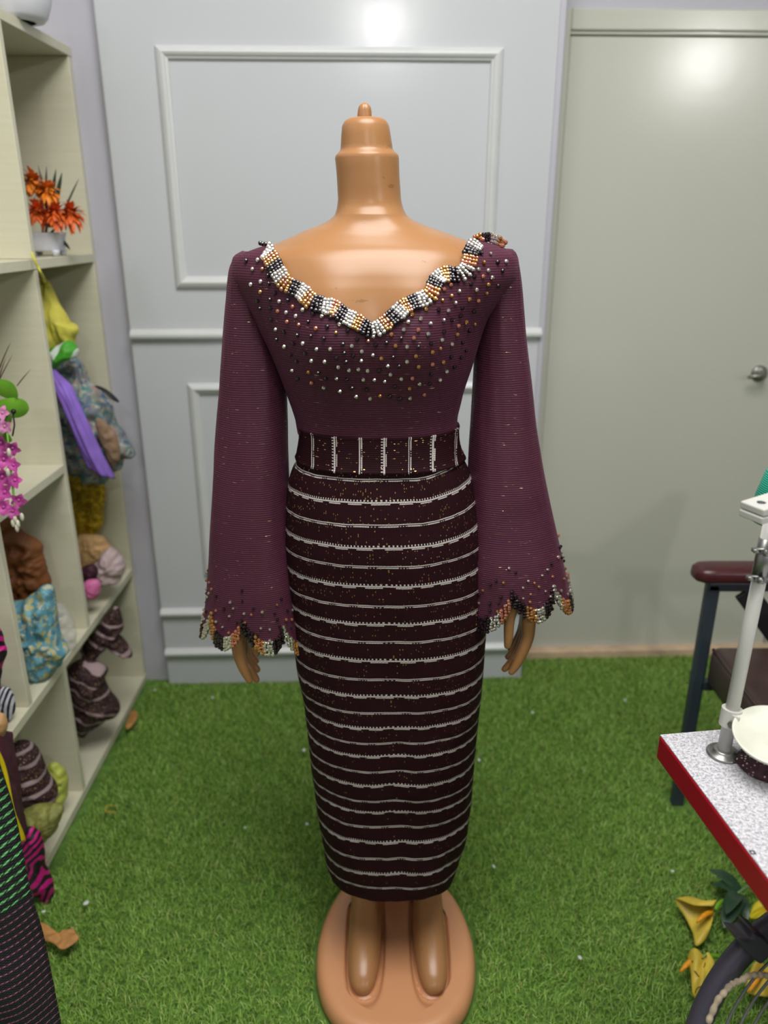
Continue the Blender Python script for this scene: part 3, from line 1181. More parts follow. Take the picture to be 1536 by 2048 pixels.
LOWER = [(1016, 500), (1018, 545), (985, 590), (958, 620), (948, 660), (930, 705), (890, 755), (850, 790), (790, 802), (720, 796), (680, 788), (630, 775), (594, 760), (570, 715), (545, 660), (520, 615), (500, 565), (492, 520)]
region = [(x, y) for x, y in NECK_PX] + LOWER
spots, tries = [], 0
while len(spots) < 330 and tries < 30000:
    tries += 1
    x, y = rnd.uniform(480, 1030), rnd.uniform(480, 805)
    if not inside(region, x, y):
        continue
    dn = min(math.hypot(x - a_, y - b_) for a_, b_ in zip(px_[::6], py_[::6]))
    if dn < 30:
        continue
    gap = 14.5 + 4 * (y - 480) / 320
    if all(math.hypot(x - a_, y - b_) > gap for a_, b_ in spots):
        spots.append((x, y))
rnd.shuffle(spots)
bead_mesh = {}
for i, (x, y) in enumerate(spots):
    p = hit_front(x, y, OFF)
    nn = normal_front(p.x, p.z)
    col = scatter_colour()
    if i < 100:
        if col not in bead_mesh:
            b0 = MB().ball((0, 0, 0), 0.0031, 0, 8, 5)
            o = b0.build('bead', BEADS[col], blouse, False)
            bead_mesh[col] = o
        else:
            o = bead_mesh[col].copy()
            COL.objects.link(o)
        o.location = p + nn * 0.0017
    else:
        bead_cluster(stuff_beads, p, nn, rnd.uniform(.0026, .0032), col)
o = stuff_beads.build('bead_scatter', BEADS, blouse, False)
o['kind'] = 'stuff'

# ------------------------------------------------------------------ turf
def turf():
    g = np.random.default_rng(3)
    N = 230000
    X = g.uniform(-0.80, 1.45, N)
    Y = g.uniform(0.78, 2.34, N)
    wall_y = 2.178 + X * WS / WC - 0.012
    keep = ~((X < 0.44) & (Y > wall_y)) & ~((X >= 0.44) & (Y > wall_y + 0.128))
    keep &= ((np.abs(X - 0.019) / 0.163) ** 2.35 + (np.abs(Y - 1.164) / 0.204) ** 2.35) > 1.0
    keep &= ~((X < -0.745) & (Y < 2.19))
    for cx_, cy_ in ((.742, 1.02), (.742, 1.605), (1.25, 1.02), (1.25, 1.605)):
        keep &= ~((np.abs(X - cx_) < .036) & (np.abs(Y - cy_) < .036))
    keep &= np.abs(X) < 0.56 * (Y * cs + CAM_H * sn) + 0.06
    X, Y = X[keep], Y[keep]
    N = len(X)
    h = g.uniform(0.009, 0.019, N)
    ang = g.uniform(0, 2 * np.pi, N)
    wd = g.uniform(0.0006, 0.0011, N)
    lean = g.uniform(0.15, 1.1, N) * h
    la = ang + np.pi / 2 + g.normal(0, 0.5, N)
    lx, ly = np.cos(la) * lean, np.sin(la) * lean
    ex, ey = np.cos(ang) * wd, np.sin(ang) * wd
    ok = (((np.abs(X + lx - 0.019) / 0.163) ** 2.35 + (np.abs(Y + ly - 1.164) / 0.204) ** 2.35) > 1.0)
    lx, ly, ex, ey = lx * ok, ly * ok, ex * ok, ey * ok
    Vv = np.empty((N, 5, 3), np.float32)
    Vv[:, 0] = np.stack([X - ex, Y - ey, 0 * h], 1)
    Vv[:, 1] = np.stack([X + ex, Y + ey, 0 * h], 1)
    Vv[:, 2] = np.stack([X - ex * .8 + lx * .35, Y - ey * .8 + ly * .35, h * .62], 1)
    Vv[:, 3] = np.stack([X + ex * .8 + lx * .35, Y + ey * .8 + ly * .35, h * .62], 1)
    Vv[:, 4] = np.stack([X + lx, Y + ly, h * (1 - 0.25 * (lean / h) ** 2)], 1)
    me = bpy.data.meshes.new('grass')
    me.vertices.add(N * 5)
    me.vertices.foreach_set('co', Vv.ravel())
    base = (np.arange(N) * 5)[:, None]
    loops = np.concatenate([base + [0, 1, 3, 2], base + [2, 3, 4]], 1).astype(np.int32)
    me.loops.add(N * 7)
    me.loops.foreach_set('vertex_index', loops.ravel())
    me.polygons.add(N * 2)
    st = np.stack([np.arange(N) * 7, np.arange(N) * 7 + 4], 1).astype(np.int32)
    me.polygons.foreach_set('loop_start', st.ravel())
    me.update(calc_edges=True)
    t = NT('artificial_grass')
    geo = t.n('ShaderNodeNewGeometry')
    co = t.coord()
    c = t.ramp(geo.outputs['Random Per Island'], [(0.0, rgb(108, 152, 54)), (0.45, rgb(130, 178, 70)), (0.8, rgb(154, 196, 92)), (0.93, rgb(184, 210, 130)), (1.0, rgb(170, 156, 96))])
    pt = t.noise(co, 5.5, 4)
    c2 = t.mix(t.math('MULTIPLY', pt, 0.45), c, rgb(146, 160, 78))
    t.set(color=c2, rough=0.5, spec=0.3)
    o = link('grass', me, None, t.m, False)
    tag(o, 'short green artificial turf covering the shop floor', 'grass', kind='stuff')


turf()

# ------------------------------------------------------------------ shelf unit
t = NT('cream_board')
co = t.coord()
gr = t.noise(t.mapping(co, (1.5, 26, 26)), 4, 4, 0.6)
t.set(color=t.mix(gr, rgb(203, 198, 171), rgb(219, 215, 194)), rough=0.42)
M_BOARD = t.m
SX0, SX1, SY0, SY1 = -1.205, -0.770, 0.95, 2.178
shelf = empty('shelf_unit', (-0.92, 1.56, 0))
tag(shelf, 'cream open shelf unit of staggered cubbyholes along the left wall', 'shelf')


def board(name, y0, y1, z0, z1, x1=SX1):
    return MB().box(SX0, x1, y0, y1, z0, z1).build(name, M_BOARD, shelf, False, 0.0015)


board('top_board', SY0, SY1, 1.766, 1.787)
board('side_panel', SY1 - .019, SY1 - .0005, 0.028, 1.7655, SX1 - .001)
board('shelf_board', SY0, SY1 - .0195, 1.288, 1.310)
board('shelf_board', SY0, 1.787, 0.822, 0.843)
board('shelf_board', SY0, SY1 - .0195, 0.380, 0.402)
board('bottom_board', SY0, SY1, 0.004, 0.0275)
board('divider', 1.788, 1.806, 1.3105, 1.7655, SX1 - .001)
board('divider', 1.788, 1.806, 0.4025, 1.2875, SX1 - .001)
board('divider', 1.436, 1.454, 0.4025, 0.8215, SX1 - .001)
board('divider', 1.618, 1.636, 0.028, 0.3795, SX1 - .001)
board('divider', 1.20, 1.218, 0.8435, 1.2875, SX1 - .001)
MB().box(SX0 - .006, SX0 - .0003, SY0, SY1, 0.004, 1.787).build('back_panel', M_BOARD, shelf)


# ------------------------------------------------------------------ cloth builders
def pillow(name, poly_px, plane, thick, mat, parent=None, fold=0.006, fscale=14.0, seed=0.0, N=72, Rr=20, stretch=(1, 1, 1), uvs=1.0, zmin=0.0, zmax=9.0):
    """a lump of cloth with real thickness whose outline, seen front on, is the polygon"""
    kind, val = plane
    f = {'X': atX, 'Y': atY, 'Z': atZ}[kind]
    P = smooth_curve([f(x, y, val) for x, y in poly_px], N, True)
    c = sum(P, Vector()) / N
    nrm = {'X': Vector((1, 0, 0)), 'Y': Vector((0, -1, 0)), 'Z': Vector((0, 0, 1))}[kind]
    V, UV = [], []
    rings = []
    for side in (1, -1):
        for j in range(Rr):
            r = (j / (Rr - 1)) if side == 1 else 1 - j / (Rr - 1)
            r_ = math.sin(r * math.pi / 2)
            if side == -1 and j == 0:
                continue
            for p in P:
                q = c + (p - c) * r_
                prof = max(0, 1 - r_ ** 2.6) ** 0.5
                s = Vector((q.x * stretch[0], q.y * stretch[1], q.z * stretch[2])) * fscale + Vector((seed * 7.3, seed * 3.1, seed))
                fo = fold * (1.6 * (0.5 - abs(fbm(s, 3))) + 0.6 * fbm(s * 2.3, 2))
                d = nrm * (side * thick * prof + fo * (0.35 + 0.65 * prof) * (1 if side == 1 else 0.4))
                edge = (q - c).normalized() * fo * 0.5 * r_ if (q - c).length > 1e-6 else Vector()
                w_ = q + d + edge
                if kind == 'Z':
                    w_.z = max(w_.z, val - thick * 0.25)
                w_.z = max(zmin, min(zmax, w_.z))
                V.append(w_)
                UV.append(((q.x + q.y * .4) * uvs, (q.z + q.y * .9) * uvs))
            rings.append(1)
    nr = 2 * Rr - 1
    Fc = [(i * N + k, i * N + (k + 1) % N, (i + 1) * N + (k + 1) % N, (i + 1) * N + k) for i in range(nr - 1) for k in range(N)]
    return pyd(name, V, Fc, mat, parent, True, UV)


def net(name, rows, mat, parent=None, nu=60, nv=60, fold=0.0, fscale=12, seed=0, thick=0.003, uvs=(1, 1)):
    """sheet through a coarse net of 3D points"""
    rr = [smooth_curve(r, nu) for r in rows]
    cols = [smooth_curve([r[k] for r in rr], nv) for k in range(nu)]
    V, UV = [], []
    for j in range(nv):
        for k in range(nu):
            p = cols[k][j]
            if fold:
                p = p + Vector((fbm(p * fscale + Vector((seed, 0, 0))), -abs(fbm(p * fscale + Vector((0, seed, 5)))), 0.3 * fbm(p * fscale))) * fold
            V.append(p)
            UV.append((k / (nu - 1) * uvs[0], j / (nv - 1) * uvs[1]))
    Fc = [(j * nu + k, j * nu + k + 1, (j + 1) * nu + k + 1, (j + 1) * nu + k) for j in range(nv - 1) for k in range(nu - 1)]
    o = pyd(name, V, Fc, mat, parent, True, UV)
    if thick:
        so = o.modifiers.new('cloth', 'SOLIDIFY')
        so.thickness = thick
        so.offset = 0
    return o


def m_blotch(name, cols, scale=22, rough=0.7, bump=0.2):
    """printed cloth: irregular patches of several colours"""
    t = NT(name)
    co = t.coord()
    wv = t.n('ShaderNodeVectorMath', operation='ADD')
    t.put(wv.inputs[0], co)
    nz = t.noise(co, scale * 0.6, 3, 0.5, 'Color')
    sc_ = t.n('ShaderNodeVectorMath', operation='SCALE')
    t.put(sc_.inputs[0], nz)
    sc_.inputs['Scale'].default_value = 0.03
    t.put(wv.inputs[1], sc_.outputs[0])
    vo = t.n('ShaderNodeTexVoronoi')
    t.put(vo.inputs['Vector'], wv.outputs[0])
    vo.inputs['Scale'].default_value = scale
    sp = t.n('ShaderNodeSeparateColor')
    t.put(sp.inputs[0], vo.outputs['Color'])
    st = [(i / len(cols), c) for i, c in enumerate(cols)]
    t.set(color=t.ramp(sp.outputs[0], st, 'CONSTANT'), rough=rough)
    t.bump(t.noise(co, 90, 3), bump, 0.002)
    return t.m


def m_wave(name, a, b, scale, rot=(0, 0, 0), hw=0.5, rough=0.7, wob=0.02, fleck=None):
    """striped cloth in object space"""
    t = NT(name)
    co = t.coord()
    m_ = t.mapping(co, (1, 1, 1), rot)
    sp = t.n('ShaderNodeSeparateXYZ')
    t.put(sp.inputs[0], m_)
    z = t.math('ADD', sp.outputs[2], t.math('MULTIPLY', t.noise(co, 9, 2), wob))
    f = t.math('FRACT', t.math('MULTIPLY', z, scale))
    c = t.mix(t.math('LESS_THAN', f, hw), a, b)
    if fleck:
        n2 = t.math('GREATER_THAN', t.noise(co, 260, 1), 0.66)
        c = t.mix(n2, c, fleck)
    t.set(color=c, rough=rough)
    t.bump(t.noise(co, 200, 2), 0.2, 0.001)
    return t.m


def m_lace(name, base, raised, scale=60):
    t = NT(name)
    co = t.coord()
    n1 = t.noise(co, scale, 3, 0.7)
    f = t.math('GREATER_THAN', n1, 0.53)
    t.set(color=t.mix(f, base, raised), rough=0.6)
    t.bump(n1, 0.9, 0.006)
    return t.m


def thing(o, label, cat, group=None):
    return tag(o, label, cat, group)


# ------------------------------------------------------------------ top cubbyhole: orange flowers in a white planter; bowl on top
M_WHITE_POT = plain('white_glazed_pot', rgb(214, 214, 222), 0.25, 0.03)
M_ORANGE = plain('orange_petal', rgb(250, 128, 34), 0.55, 0.25, 60)
M_ORANGE2 = plain('red_orange_petal', rgb(244, 100, 36), 0.55, 0.25, 60)
M_DKLEAF = plain('dark_green_leaf', rgb(34, 58, 42), 0.45, 0.2, 30)


def strip(mb, p0, p1, sag, w0, w1, m=0, side=None, n=7):
    """petal or leaf: a cupped strip from p0 to p1 with a bend"""
    p0, p1 = Vector(p0), Vector(p1)
    d = (p1 - p0)
    sd_ = (side or d.cross(Vector((0, 0, 1))))
    if sd_.length < 1e-5:
        sd_ = Vector((1, 0, 0))
    sd_.normalize()
    up = sd_.cross(d).normalized()
    V = []
    for i in range(n):
        f = i / (n - 1)
        c = p0 + d * f + up * sag * math.sin(math.pi * f)
        ww = (w0 * (1 - f) + w1 * f) * (math.sin(math.pi * min(1, 0.18 + 0.82 * f)) ** 0.6 if f < 1 else 0.08)
        for q, hgt in ((-1, 0.25), (0, 0), (1, 0.25)):
            V.append(c + sd_ * ww * q + up * ww * hgt)
    b = [(i * 3 + k, i * 3 + k + 1, i * 3 + k + 4, i * 3 + k + 3) for i in range(n - 1) for k in range(2)]
    mb.add(V, b, m)


pY = 1.965
pot = empty('flower_planter', atY(95, 506, pY))
tag(pot, 'white footed planter of orange flowers in the top cubbyhole', 'planter')
pc = atY(95, 503, pY)
pc.z = 1.3115
mb = MB()
rings = []
for z, a in ((0.010, .034), (.014, .037), (.030, .039), (.044, .041), (.048, .043), (.052, .043), (.052, .038), (.042, .036)):
    rings.append([pc + Vector((a * c, a * .8 * s_, z)) for c, s_ in [sup(2 * math.pi * k / 40, 5) for k in range(40)]])
loft(mb, rings)
for fx in (-1, 1):
    for fy in (-1, 1):
        mb.tube([pc + Vector((fx * .028, fy * .022, .0)), pc + Vector((fx * .029, fy * .022, .013))], [.006, .010], 12)
mb.build('pot', M_WHITE_POT, pot, True)
for (x, y, r, dy, m) in ((66, 366, 30, 0, M_ORANGE), (98, 382, 26, -.02, M_ORANGE), (74, 424, 27, -.03, M_ORANGE2), (112, 428, 25, -.04, M_ORANGE2), (143, 428, 28, -.01, M_ORANGE2)):
    c = atY(x, y, pY + dy)
    rr_ = r * 1.95 / 1560 * 1.1
    mb = MB()
    for k in range(64):
        a = 2 * math.pi * k / 64 * 3 + rnd.uniform(-.1, .1)
        el = rnd.uniform(-1.2, 1.2)
        L_ = rr_ * rnd.uniform(.75, 1.15)
        d = Vector((math.cos(a) * math.cos(el), -abs(math.sin(el)) * .6 - .15, math.sin(a) * math.cos(el)))
        strip(mb, c + d * rr_ * .12, c + d * L_ + Vector((0, 0, -rr_ * .18)), rr_ * .10, rr_ * .15, rr_ * .15)
    mb.ball(c + Vector((0, -.004, 0)), rr_ * .28, 0, 10, 6)
    mb.build('flower_head', m, pot, True)
mb = MB()
for (x0, y0, x1, y1, w_) in ((100, 455, 112, 338, .006), (105, 455, 124, 345, .007), (95, 455, 93, 333, .004), (118, 450, 158, 357, .003), (110, 450, 76, 330, .003), (96, 455, 80, 400, .007), (100, 455, 150, 405, .005), (95, 452, 60, 410, .006), (110, 470, 140, 500, .006)):
    strip(mb, atY(x0, y0, pY), atY(x1, y1, pY + .01), .004, w_, w_, 0, Vector((1, 0, 0)))
mb.tube([pc + Vector((0, 0, .045)), atY(100, 420, pY)], .003, 8)
mb.tube([pc + Vector((-.005, 0, .045)), atY(80, 380, pY)], .0025, 8)
mb.tube([pc + Vector((.008, 0, .045)), atY(140, 425, pY)], .0025, 8)
mb.build('leaves', M_DKLEAF, pot, True)

bc = atY(42, 44, 1.93)
bc.z = 1.787
bowl = MB().lathe(bc, [(.030, 0), (.048, .002), (.056, .010), (.066, .036), (.072, .068), (.074, .070), (.070, .068), (.062, .036), (.050, .012), (.0, .008)], 40, 0, None, False).build('bowl', M_WHITE_POT, None, True)
thing(bowl, 'white plastic bowl standing on top of the shelf unit', 'bowl')

# ------------------------------------------------------------------ tall cubbyhole: pile of cloths
M_YEL = plain('pale_yellow_cloth', rgb(216, 206, 84), 0.7, 0.12, 20, 0.2)
M_PURPLE = plain('violet_cloth', rgb(132, 98, 190), 0.6, 0.12, 20, 0.2)
M_FLORAL = m_blotch('blue_floral_print', [rgb(104, 116, 134), rgb(126, 136, 138), rgb(78, 94, 122), rgb(152, 156, 144), rgb(84, 130, 130), rgb(148, 128, 122), rgb(120, 124, 130), rgb(168, 168, 150)], 80)
M_GREENW = m_wave('green_white_stripe', rgb(70, 158, 38), rgb(214, 226, 214), 24, (0, R(55), 0), 0.32, 0.6, 0.03)
M_BROWN = plain('tan_brown_cloth', rgb(140, 112, 88), 0.7, 0.12, 20, 0.2)
M_YLACE = m_lace('yellow_lace', rgb(176, 140, 10), rgb(222, 190, 30), 75)
M_PEACH = plain('peach_cloth', rgb(200, 160, 110), 0.7, 0.15, 20, 0.2)
M_BLACK = plain('black_cloth', rgb(24, 22, 26), 0.6, 0.2)
M_PINK = plain('pink_satin', rgb(208, 110, 160), 0.45, 0.1)
t = NT('lilac_tulle')
t.set(color=t.mix(t.noise(t.coord(), 30, 3), rgb(186, 164, 162), rgb(206, 182, 186)), rough=0.5, alpha=0.82)
M_TULLE = t.m

yc_ = empty('yellow_cloth', atY(118, 690, 1.99))
thing(yc_, 'pale yellow cloth knotted and hanging under the upper shelf board', 'cloth')
pillow('drape', [(82, 556), (93, 560), (104, 584), (122, 622), (136, 645), (153, 655), (151, 676), (146, 694), (128, 690), (112, 704), (92, 700), (80, 640), (74, 580)], ('Y', 1.99), .035, M_YEL, yc_, .016, 13, 1, stretch=(2, 1, .6))
mb = MB()
mb.tube(smooth_curve([atX(63, 505, -.762), atX(69, 520, -.757), atX(76, 534, -.755), atX(82, 546, -.752), atY(86, 555, 1.86), atY(88, 562, 1.97), atY(96, 572, 1.97)], 16), [.003] * 9 + [.0035, .004, .004, .005, .006, .007, .008], 8)
mb.build('tie', M_YEL, yc_, True)
thing(pillow('striped_cloth', [(92, 706), (112, 694), (138, 682), (152, 692), (156, 706), (148, 717), (128, 722), (110, 738), (96, 740)], ('Y', 1.92), .026, M_GREENW, None, .006, 20, 2), 'green cloth with white stripes tucked under the yellow cloth', 'cloth')
thing(pillow('floral_cloth', [(100, 735), (135, 716), (160, 722), (170, 758), (192, 774), (216, 800), (226, 838), (246, 868), (262, 896), (262, 914), (246, 924), (232, 938), (216, 958), (190, 966), (166, 958), (145, 938), (118, 900), (104, 820)], ('Y', 1.995), .050, M_FLORAL, None, .022, 16, 3), 'grey blue floral print fabric bulging from the tall cubbyhole', 'fabric')
mb = MB()
pts = smooth_curve([atY(104, 738, 1.90), atY(122, 766, 1.89), atY(138, 800, 1.88), atY(160, 850, 1.875), atY(184, 905, 1.87), atY(206, 946, 1.87)], 40)
V, Fc = [], []
for i, p in enumerate(pts):
    f = i / 39
    r_ = .020 + .008 * f if f > .15 else .020 * (0.4 + 4 * f)
    for k in range(36):
        a = 2 * math.pi * k / 36
        q = r_ * (1 + .13 * math.sin(5 * a + f * 3) + .08 * math.sin(9 * a - f * 5) + .1 * fbm((f * 5, a, 1)))
        V.append(p + Vector((math.cos(a) * q, math.sin(a) * q * .7, -math.cos(a) * q * .45)))
Fc = [(i * 36 + k, i * 36 + (k + 1) % 36, (i + 1) * 36 + (k + 1) % 36, (i + 1) * 36 + k) for i in range(39) for k in range(36)]
Fc += [tuple(range(35, -1, -1)), tuple(39 * 36 + k for k in range(36))]
thing(pyd('rolled_cloth', V, Fc, M_PURPLE, None, True), 'violet cloth bunched into a long roll over the floral fabric', 'cloth')
thing(pillow('brown_cloth', [(192, 838), (212, 846), (232, 872), (240, 905), (234, 930), (222, 930), (210, 900), (198, 868)], ('Y', 1.905), .012, M_BROWN, None, .006, 18, 4), 'dull brown cloth end between the violet roll and floral fabric', 'cloth')
mb = MB()
mb.tube(smooth_curve([atY(192, 772, 1.95), atY(208, 780, 1.93), atY(222, 792, 1.925), atY(238, 804, 1.93)], 12), [.004, .006, .007, .007, .008, .008, .009, .009, .009, .008, .006, .003], 10, 0, True, .35)
thing(mb.build('strap', M_BLACK, None, True), 'short black strap poking out of the floral fabric', 'strap')
thing(pillow('lace_cloth', [(138, 934), (170, 955), (204, 960), (209, 990), (206, 1030), (198, 1062), (178, 1072), (158, 1076), (146, 1030)], ('Y', 2.105), .026, M_YLACE, None, .014, 22, 5), 'bright yellow lace hanging below the floral fabric', 'lace')
thing(pillow('peach_cloth', [(152, 1078), (176, 1070), (200, 1072), (218, 1088), (224, 1102), (208, 1120), (188, 1128), (176, 1142), (160, 1140)], ('Y', 2.05), .026, M_PEACH, None, .008, 22, 6), 'peach coloured cloth crumpled under the yellow lace', 'cloth')
thing(pillow('tulle_cloth', [(186, 1142), (198, 1120), (218, 1096), (236, 1108), (249, 1130), (246, 1152), (226, 1166), (198, 1172), (184, 1162)], ('Y', 1.95), .040, M_TULLE, None, .012, 22, 7), 'sheer dusty lilac tulle heaped on the lower shelf board', 'tulle')
thing(pillow('maroon_scrap', [(164, 1136), (184, 1130), (194, 1142), (190, 1162), (174, 1168), (164, 1160)], ('Y', 1.90), .02, plain('deep_maroon_cloth', rgb(58, 20, 34), .7, .2), None, .006, 24, 8), 'small deep maroon cloth beside the sheer lilac tulle', 'cloth')
thing(pillow('pink_cloth', [(168, 1166), (184, 1160), (198, 1164), (200, 1180), (192, 1196), (180, 1198), (170, 1186)], ('Y', 1.855), .018, M_PINK, None, .005, 24, 9), 'little pink satin piece near the front of the lower shelf board', 'cloth')

# ------------------------------------------------------------------ middle cubbyhole: orchid arrangement
M_LEAF = plain('fresh_green_leaf', rgb(104, 158, 46), 0.4, 0.15, 20)
M_ORCHID = plain('magenta_orchid_petal', rgb(184, 70, 150), 0.5, 0.25, 50)
M_ORCHID2 = plain('pale_pink_orchid_petal', rgb(222, 140, 190), 0.5, 0.2, 50)
M_BUD = plain('cream_bud', rgb(206, 200, 180), 0.5, 0.15)
M_TWIG = plain('dry_brown_grass', rgb(86, 66, 52), 0.7, 0.15)
oc = empty('orchid_arrangement', (-0.86, 1.50, 0.843))
thing(oc, 'magenta artificial orchids with green leaves spilling over the middle shelf board', 'flowers')
mb = MB().lathe((-0.86, 1.46, 0.8435), [(.040, 0), (.052, .01), (.060, .06), (.064, .09), (.058, .09), (.05, .05), (0, .04)], 32, 0, None, False)
mb.build('vase', M_WHITE_POT, oc, True)


def leaf(parent, a, b, w_, sag, mat, side):
    mb_ = MB()
    strip(mb_, a, b, sag, w_, w_, 0, side, 11)
    return mb_.build('leaf', mat, parent, True)


leaf(oc, atY(-14, 772, 1.49), atY(36, 792, 1.46), .018, .006, M_LEAF, Vector((.2, 0, 1)))
leaf(oc, atY(-10, 815, 1.47), atY(58, 818, 1.44), .020, .008, M_LEAF, Vector((.25, .1, 1)))
leaf(oc, atY(-6, 845, 1.47), atY(24, 832, 1.44), .014, .004, M_LEAF, Vector((.1, .1, 1)))
leaf(oc, atY(-12, 872, 1.46), atY(24, 880, 1.44), .010, .004, M_LEAF, Vector((.1, .1, 1)))
for (x0, y0, x1, y1) in ((-8, 760, 18, 690), (-8, 775, 26, 708), (-5, 770, 12, 715), (34, 772, 62, 738), (-4, 745, 22, 684)):
    mb = MB()
    strip(mb, atY(x0, y0, 1.5), atY(x1, y1, 1.5), .003, .0016, .0012, 0, Vector((1, 0, 0)))
    mb.build('grass_blade', M_TWIG, oc, True)
for (x, y, r, Yd, m) in ((6, 826, 13, 1.46, M_ORCHID2), (10, 852, 13, 1.45, M_ORCHID2), (4, 884, 16, 1.44, M_ORCHID), (26, 895, 14, 1.43, M_ORCHID), (8, 918, 17, 1.42, M_ORCHID), (28, 930, 13, 1.42, M_ORCHID),
                         (4, 952, 16, 1.41, M_ORCHID), (32, 960, 15, 1.41, M_ORCHID), (12, 984, 17, 1.40, M_ORCHID), (38, 998, 14, 1.40, M_ORCHID), (8, 1014, 15, 1.39, M_ORCHID), (26, 1022, 13, 1.39, M_ORCHID)):
    c = atY(x, y, Yd)
    rr_ = r * 1.55 / 1560 * 1.15
    mb = MB()
    tw = rnd.uniform(0, 1.2)
    nd = Vector((rnd.uniform(-.2, .5), -1, rnd.uniform(-.3, .4))).normalized()
    e1 = nd.cross(Vector((0, 0, 1))).normalized()
    e2 = e1.cross(nd)
    for k in range(5):
        a = 2 * math.pi * k / 5 + tw
        d = e1 * math.cos(a) + e2 * math.sin(a)
        strip(mb, c, c + d * rr_ + nd * rr_ * .3, rr_ * .15, rr_ * .42, rr_ * .42, 0, d.cross(nd))
    mb.ball(c + nd * rr_ * .2, rr_ * .2, 0, 8, 5)
    mb.build('orchid_flower', m, oc, True)
for (x, y) in ((30, 1038), (36, 1048), (44, 1034), (34, 1056), (26, 1046), (16, 945), (18, 905)):
    MB().ball(atY(x, y, 1.385), .0065, 0, 10, 7, (.6, .6, 1.3)).build('bud', M_BUD, oc, True)
mb = MB()
mb.tube(smooth_curve([(-0.86, 1.46, .92), atY(0, 850, 1.46), atY(20, 930, 1.42), atY(32, 1040, 1.385)], 14), .0022, 8)
mb.tube(smooth_curve([(-0.86, 1.46, .90), atY(-5, 800, 1.48)], 6), .003, 8)
mb.build('stem', M_LEAF, oc, True)
mb = MB()
mb.tube([atY(26, 826, 1.43), atY(29, 850, 1.43), atY(25, 872, 1.43)], .0016, 8)
mb.ball(atY(27, 823, 1.43), .005, 0, 10, 6)
mb.build('wire', M_BLACK, oc, True)

# ------------------------------------------------------------------ lower middle cubbyholes
M_RUST = plain('rust_brown_cloth', rgb(122, 70, 30), 0.65, 0.15, 14, 0.15)
M_TURQ = m_blotch('turquoise_lace', [rgb(92, 150, 168), rgb(80, 134, 156), rgb(178, 170, 110), rgb(112, 166, 176), rgb(100, 154, 166), rgb(186, 184, 156), rgb(90, 144, 166)], 100, 0.6, 0.6)
t = NT('clear_plastic_bag')
t.set(color=rgb(222, 222, 220), rough=0.18, alpha=0.30, spec=0.8)
t.bump(t.noise(t.coord(), 40, 3), 0.5, 0.004)
M_PLASTIC_BAG = t.m
thing(pillow('rust_cloth', [(-40, 1050), (0, 1030), (36, 1062), (80, 1090), (82, 1112), (86, 1132), (99, 1164), (86, 1196), (58, 1238), (40, 1220), (10, 1200), (-30, 1150)], ('Y', 1.70), .034, M_RUST, None, .024, 15, 11, stretch=(1, 1, 1.6)), 'rust brown cloth draped at the top of the cubbyhole below the orchids', 'cloth')
thing(pillow('turquoise_lace', [(10, 1212), (50, 1200), (84, 1176), (104, 1178), (110, 1222), (116, 1276), (132, 1302), (112, 1336), (88, 1366), (60, 1362), (30, 1330), (8, 1270)], ('Y', 1.565), .042, M_TURQ, None, .016, 24, 12, zmin=.404), 'turquoise lace with yellow flowers folded under the rust brown cloth', 'lace')
thing(pillow('plastic_bag', [(106, 1222), (122, 1210), (142, 1240), (150, 1276), (146, 1298), (128, 1306), (112, 1296)], ('Y', 1.69), .03, M_PLASTIC_BAG, None, .012, 26, 13, zmin=.404), 'crumpled clear plastic bag beside the turquoise lace', 'bag')
M_MAGENTA = m_wave('magenta_black_print', rgb(190, 10, 120), rgb(26, 10, 22), 46, (R(20), R(40), 0), 0.52, 0.6, 0.14)
thing(pillow('magenta_cloth', [(-60, 1240), (-6, 1254), (8, 1288), (12, 1308), (2, 1340), (-8, 1430), (-20, 1482), (-90, 1482)], ('Y', 1.31), .022, M_MAGENTA, None, .008, 18, 14, zmin=.404), 'magenta and black cloth at the edge of the cubbyhole left of the turquoise lace', 'cloth')
thing(pillow('striped_scarf', [(-60, 1384), (4, 1376), (22, 1384), (28, 1408), (25, 1428), (10, 1442), (-40, 1442), (-64, 1430)], ('Y', 1.388), .024, m_wave('navy_white_stripe', rgb(28, 30, 56), rgb(206, 206, 214), 120, (0, R(75), 0), 0.5, 0.7, 0.01), None, .006, 22, 15, zmin=.404), 'navy and white finely striped scarf on the lower shelf board', 'scarf')

# ------------------------------------------------------------------ bottom row
M_ASO = m_wave('maroon_grey_stripe_cloth', rgb(42, 14, 22), rgb(158, 136, 140), 26, (0, R(-25), 0), 0.20, 0.75, 0.05, rgb(150, 120, 80))
M_ASO2 = m_wave('maroon_grey_stripe_cloth_level', rgb(46, 16, 24), rgb(150, 132, 136), 30, (0, R(6), 0), 0.26, 0.75, 0.04, rgb(150, 120, 80))
M_MAROON = plain('plain_maroon_cloth', rgb(70, 16, 40), 0.7, 0.15, 14, 0.15)
M_LIME = plain('lime_cellophane', rgb(198, 206, 88), 0.3, 0.2, 40, 0.3, alpha=0.75)
M_OLIVE = plain('olive_mesh', rgb(140, 142, 70), 0.6, 0.2, 80, 0.4, alpha=0.8)
thing(pillow('striped_fabric', [(168, 1290), (196, 1258), (214, 1226), (230, 1214), (240, 1226), (244, 1258), (232, 1272), (250, 1288), (262, 1310), (240, 1302), (214, 1294), (190, 1320), (172, 1330)], ('Y', 1.90), .035, M_ASO, None, .014, 20, 16), 'maroon and grey striped fabric caught against the bottom cubbyhole ceiling', 'fabric')
thing(pillow('folded_fabric', [(140, 1336), (166, 1322), (198, 1330), (212, 1346), (206, 1366), (222, 1396), (238, 1420), (216, 1436), (184, 1456), (166, 1474), (150, 1440), (140, 1390)], ('Y', 1.80), .05, M_ASO, None, .012, 18, 17), 'folded maroon and grey striped fabric leaning on the bottom board', 'fabric')
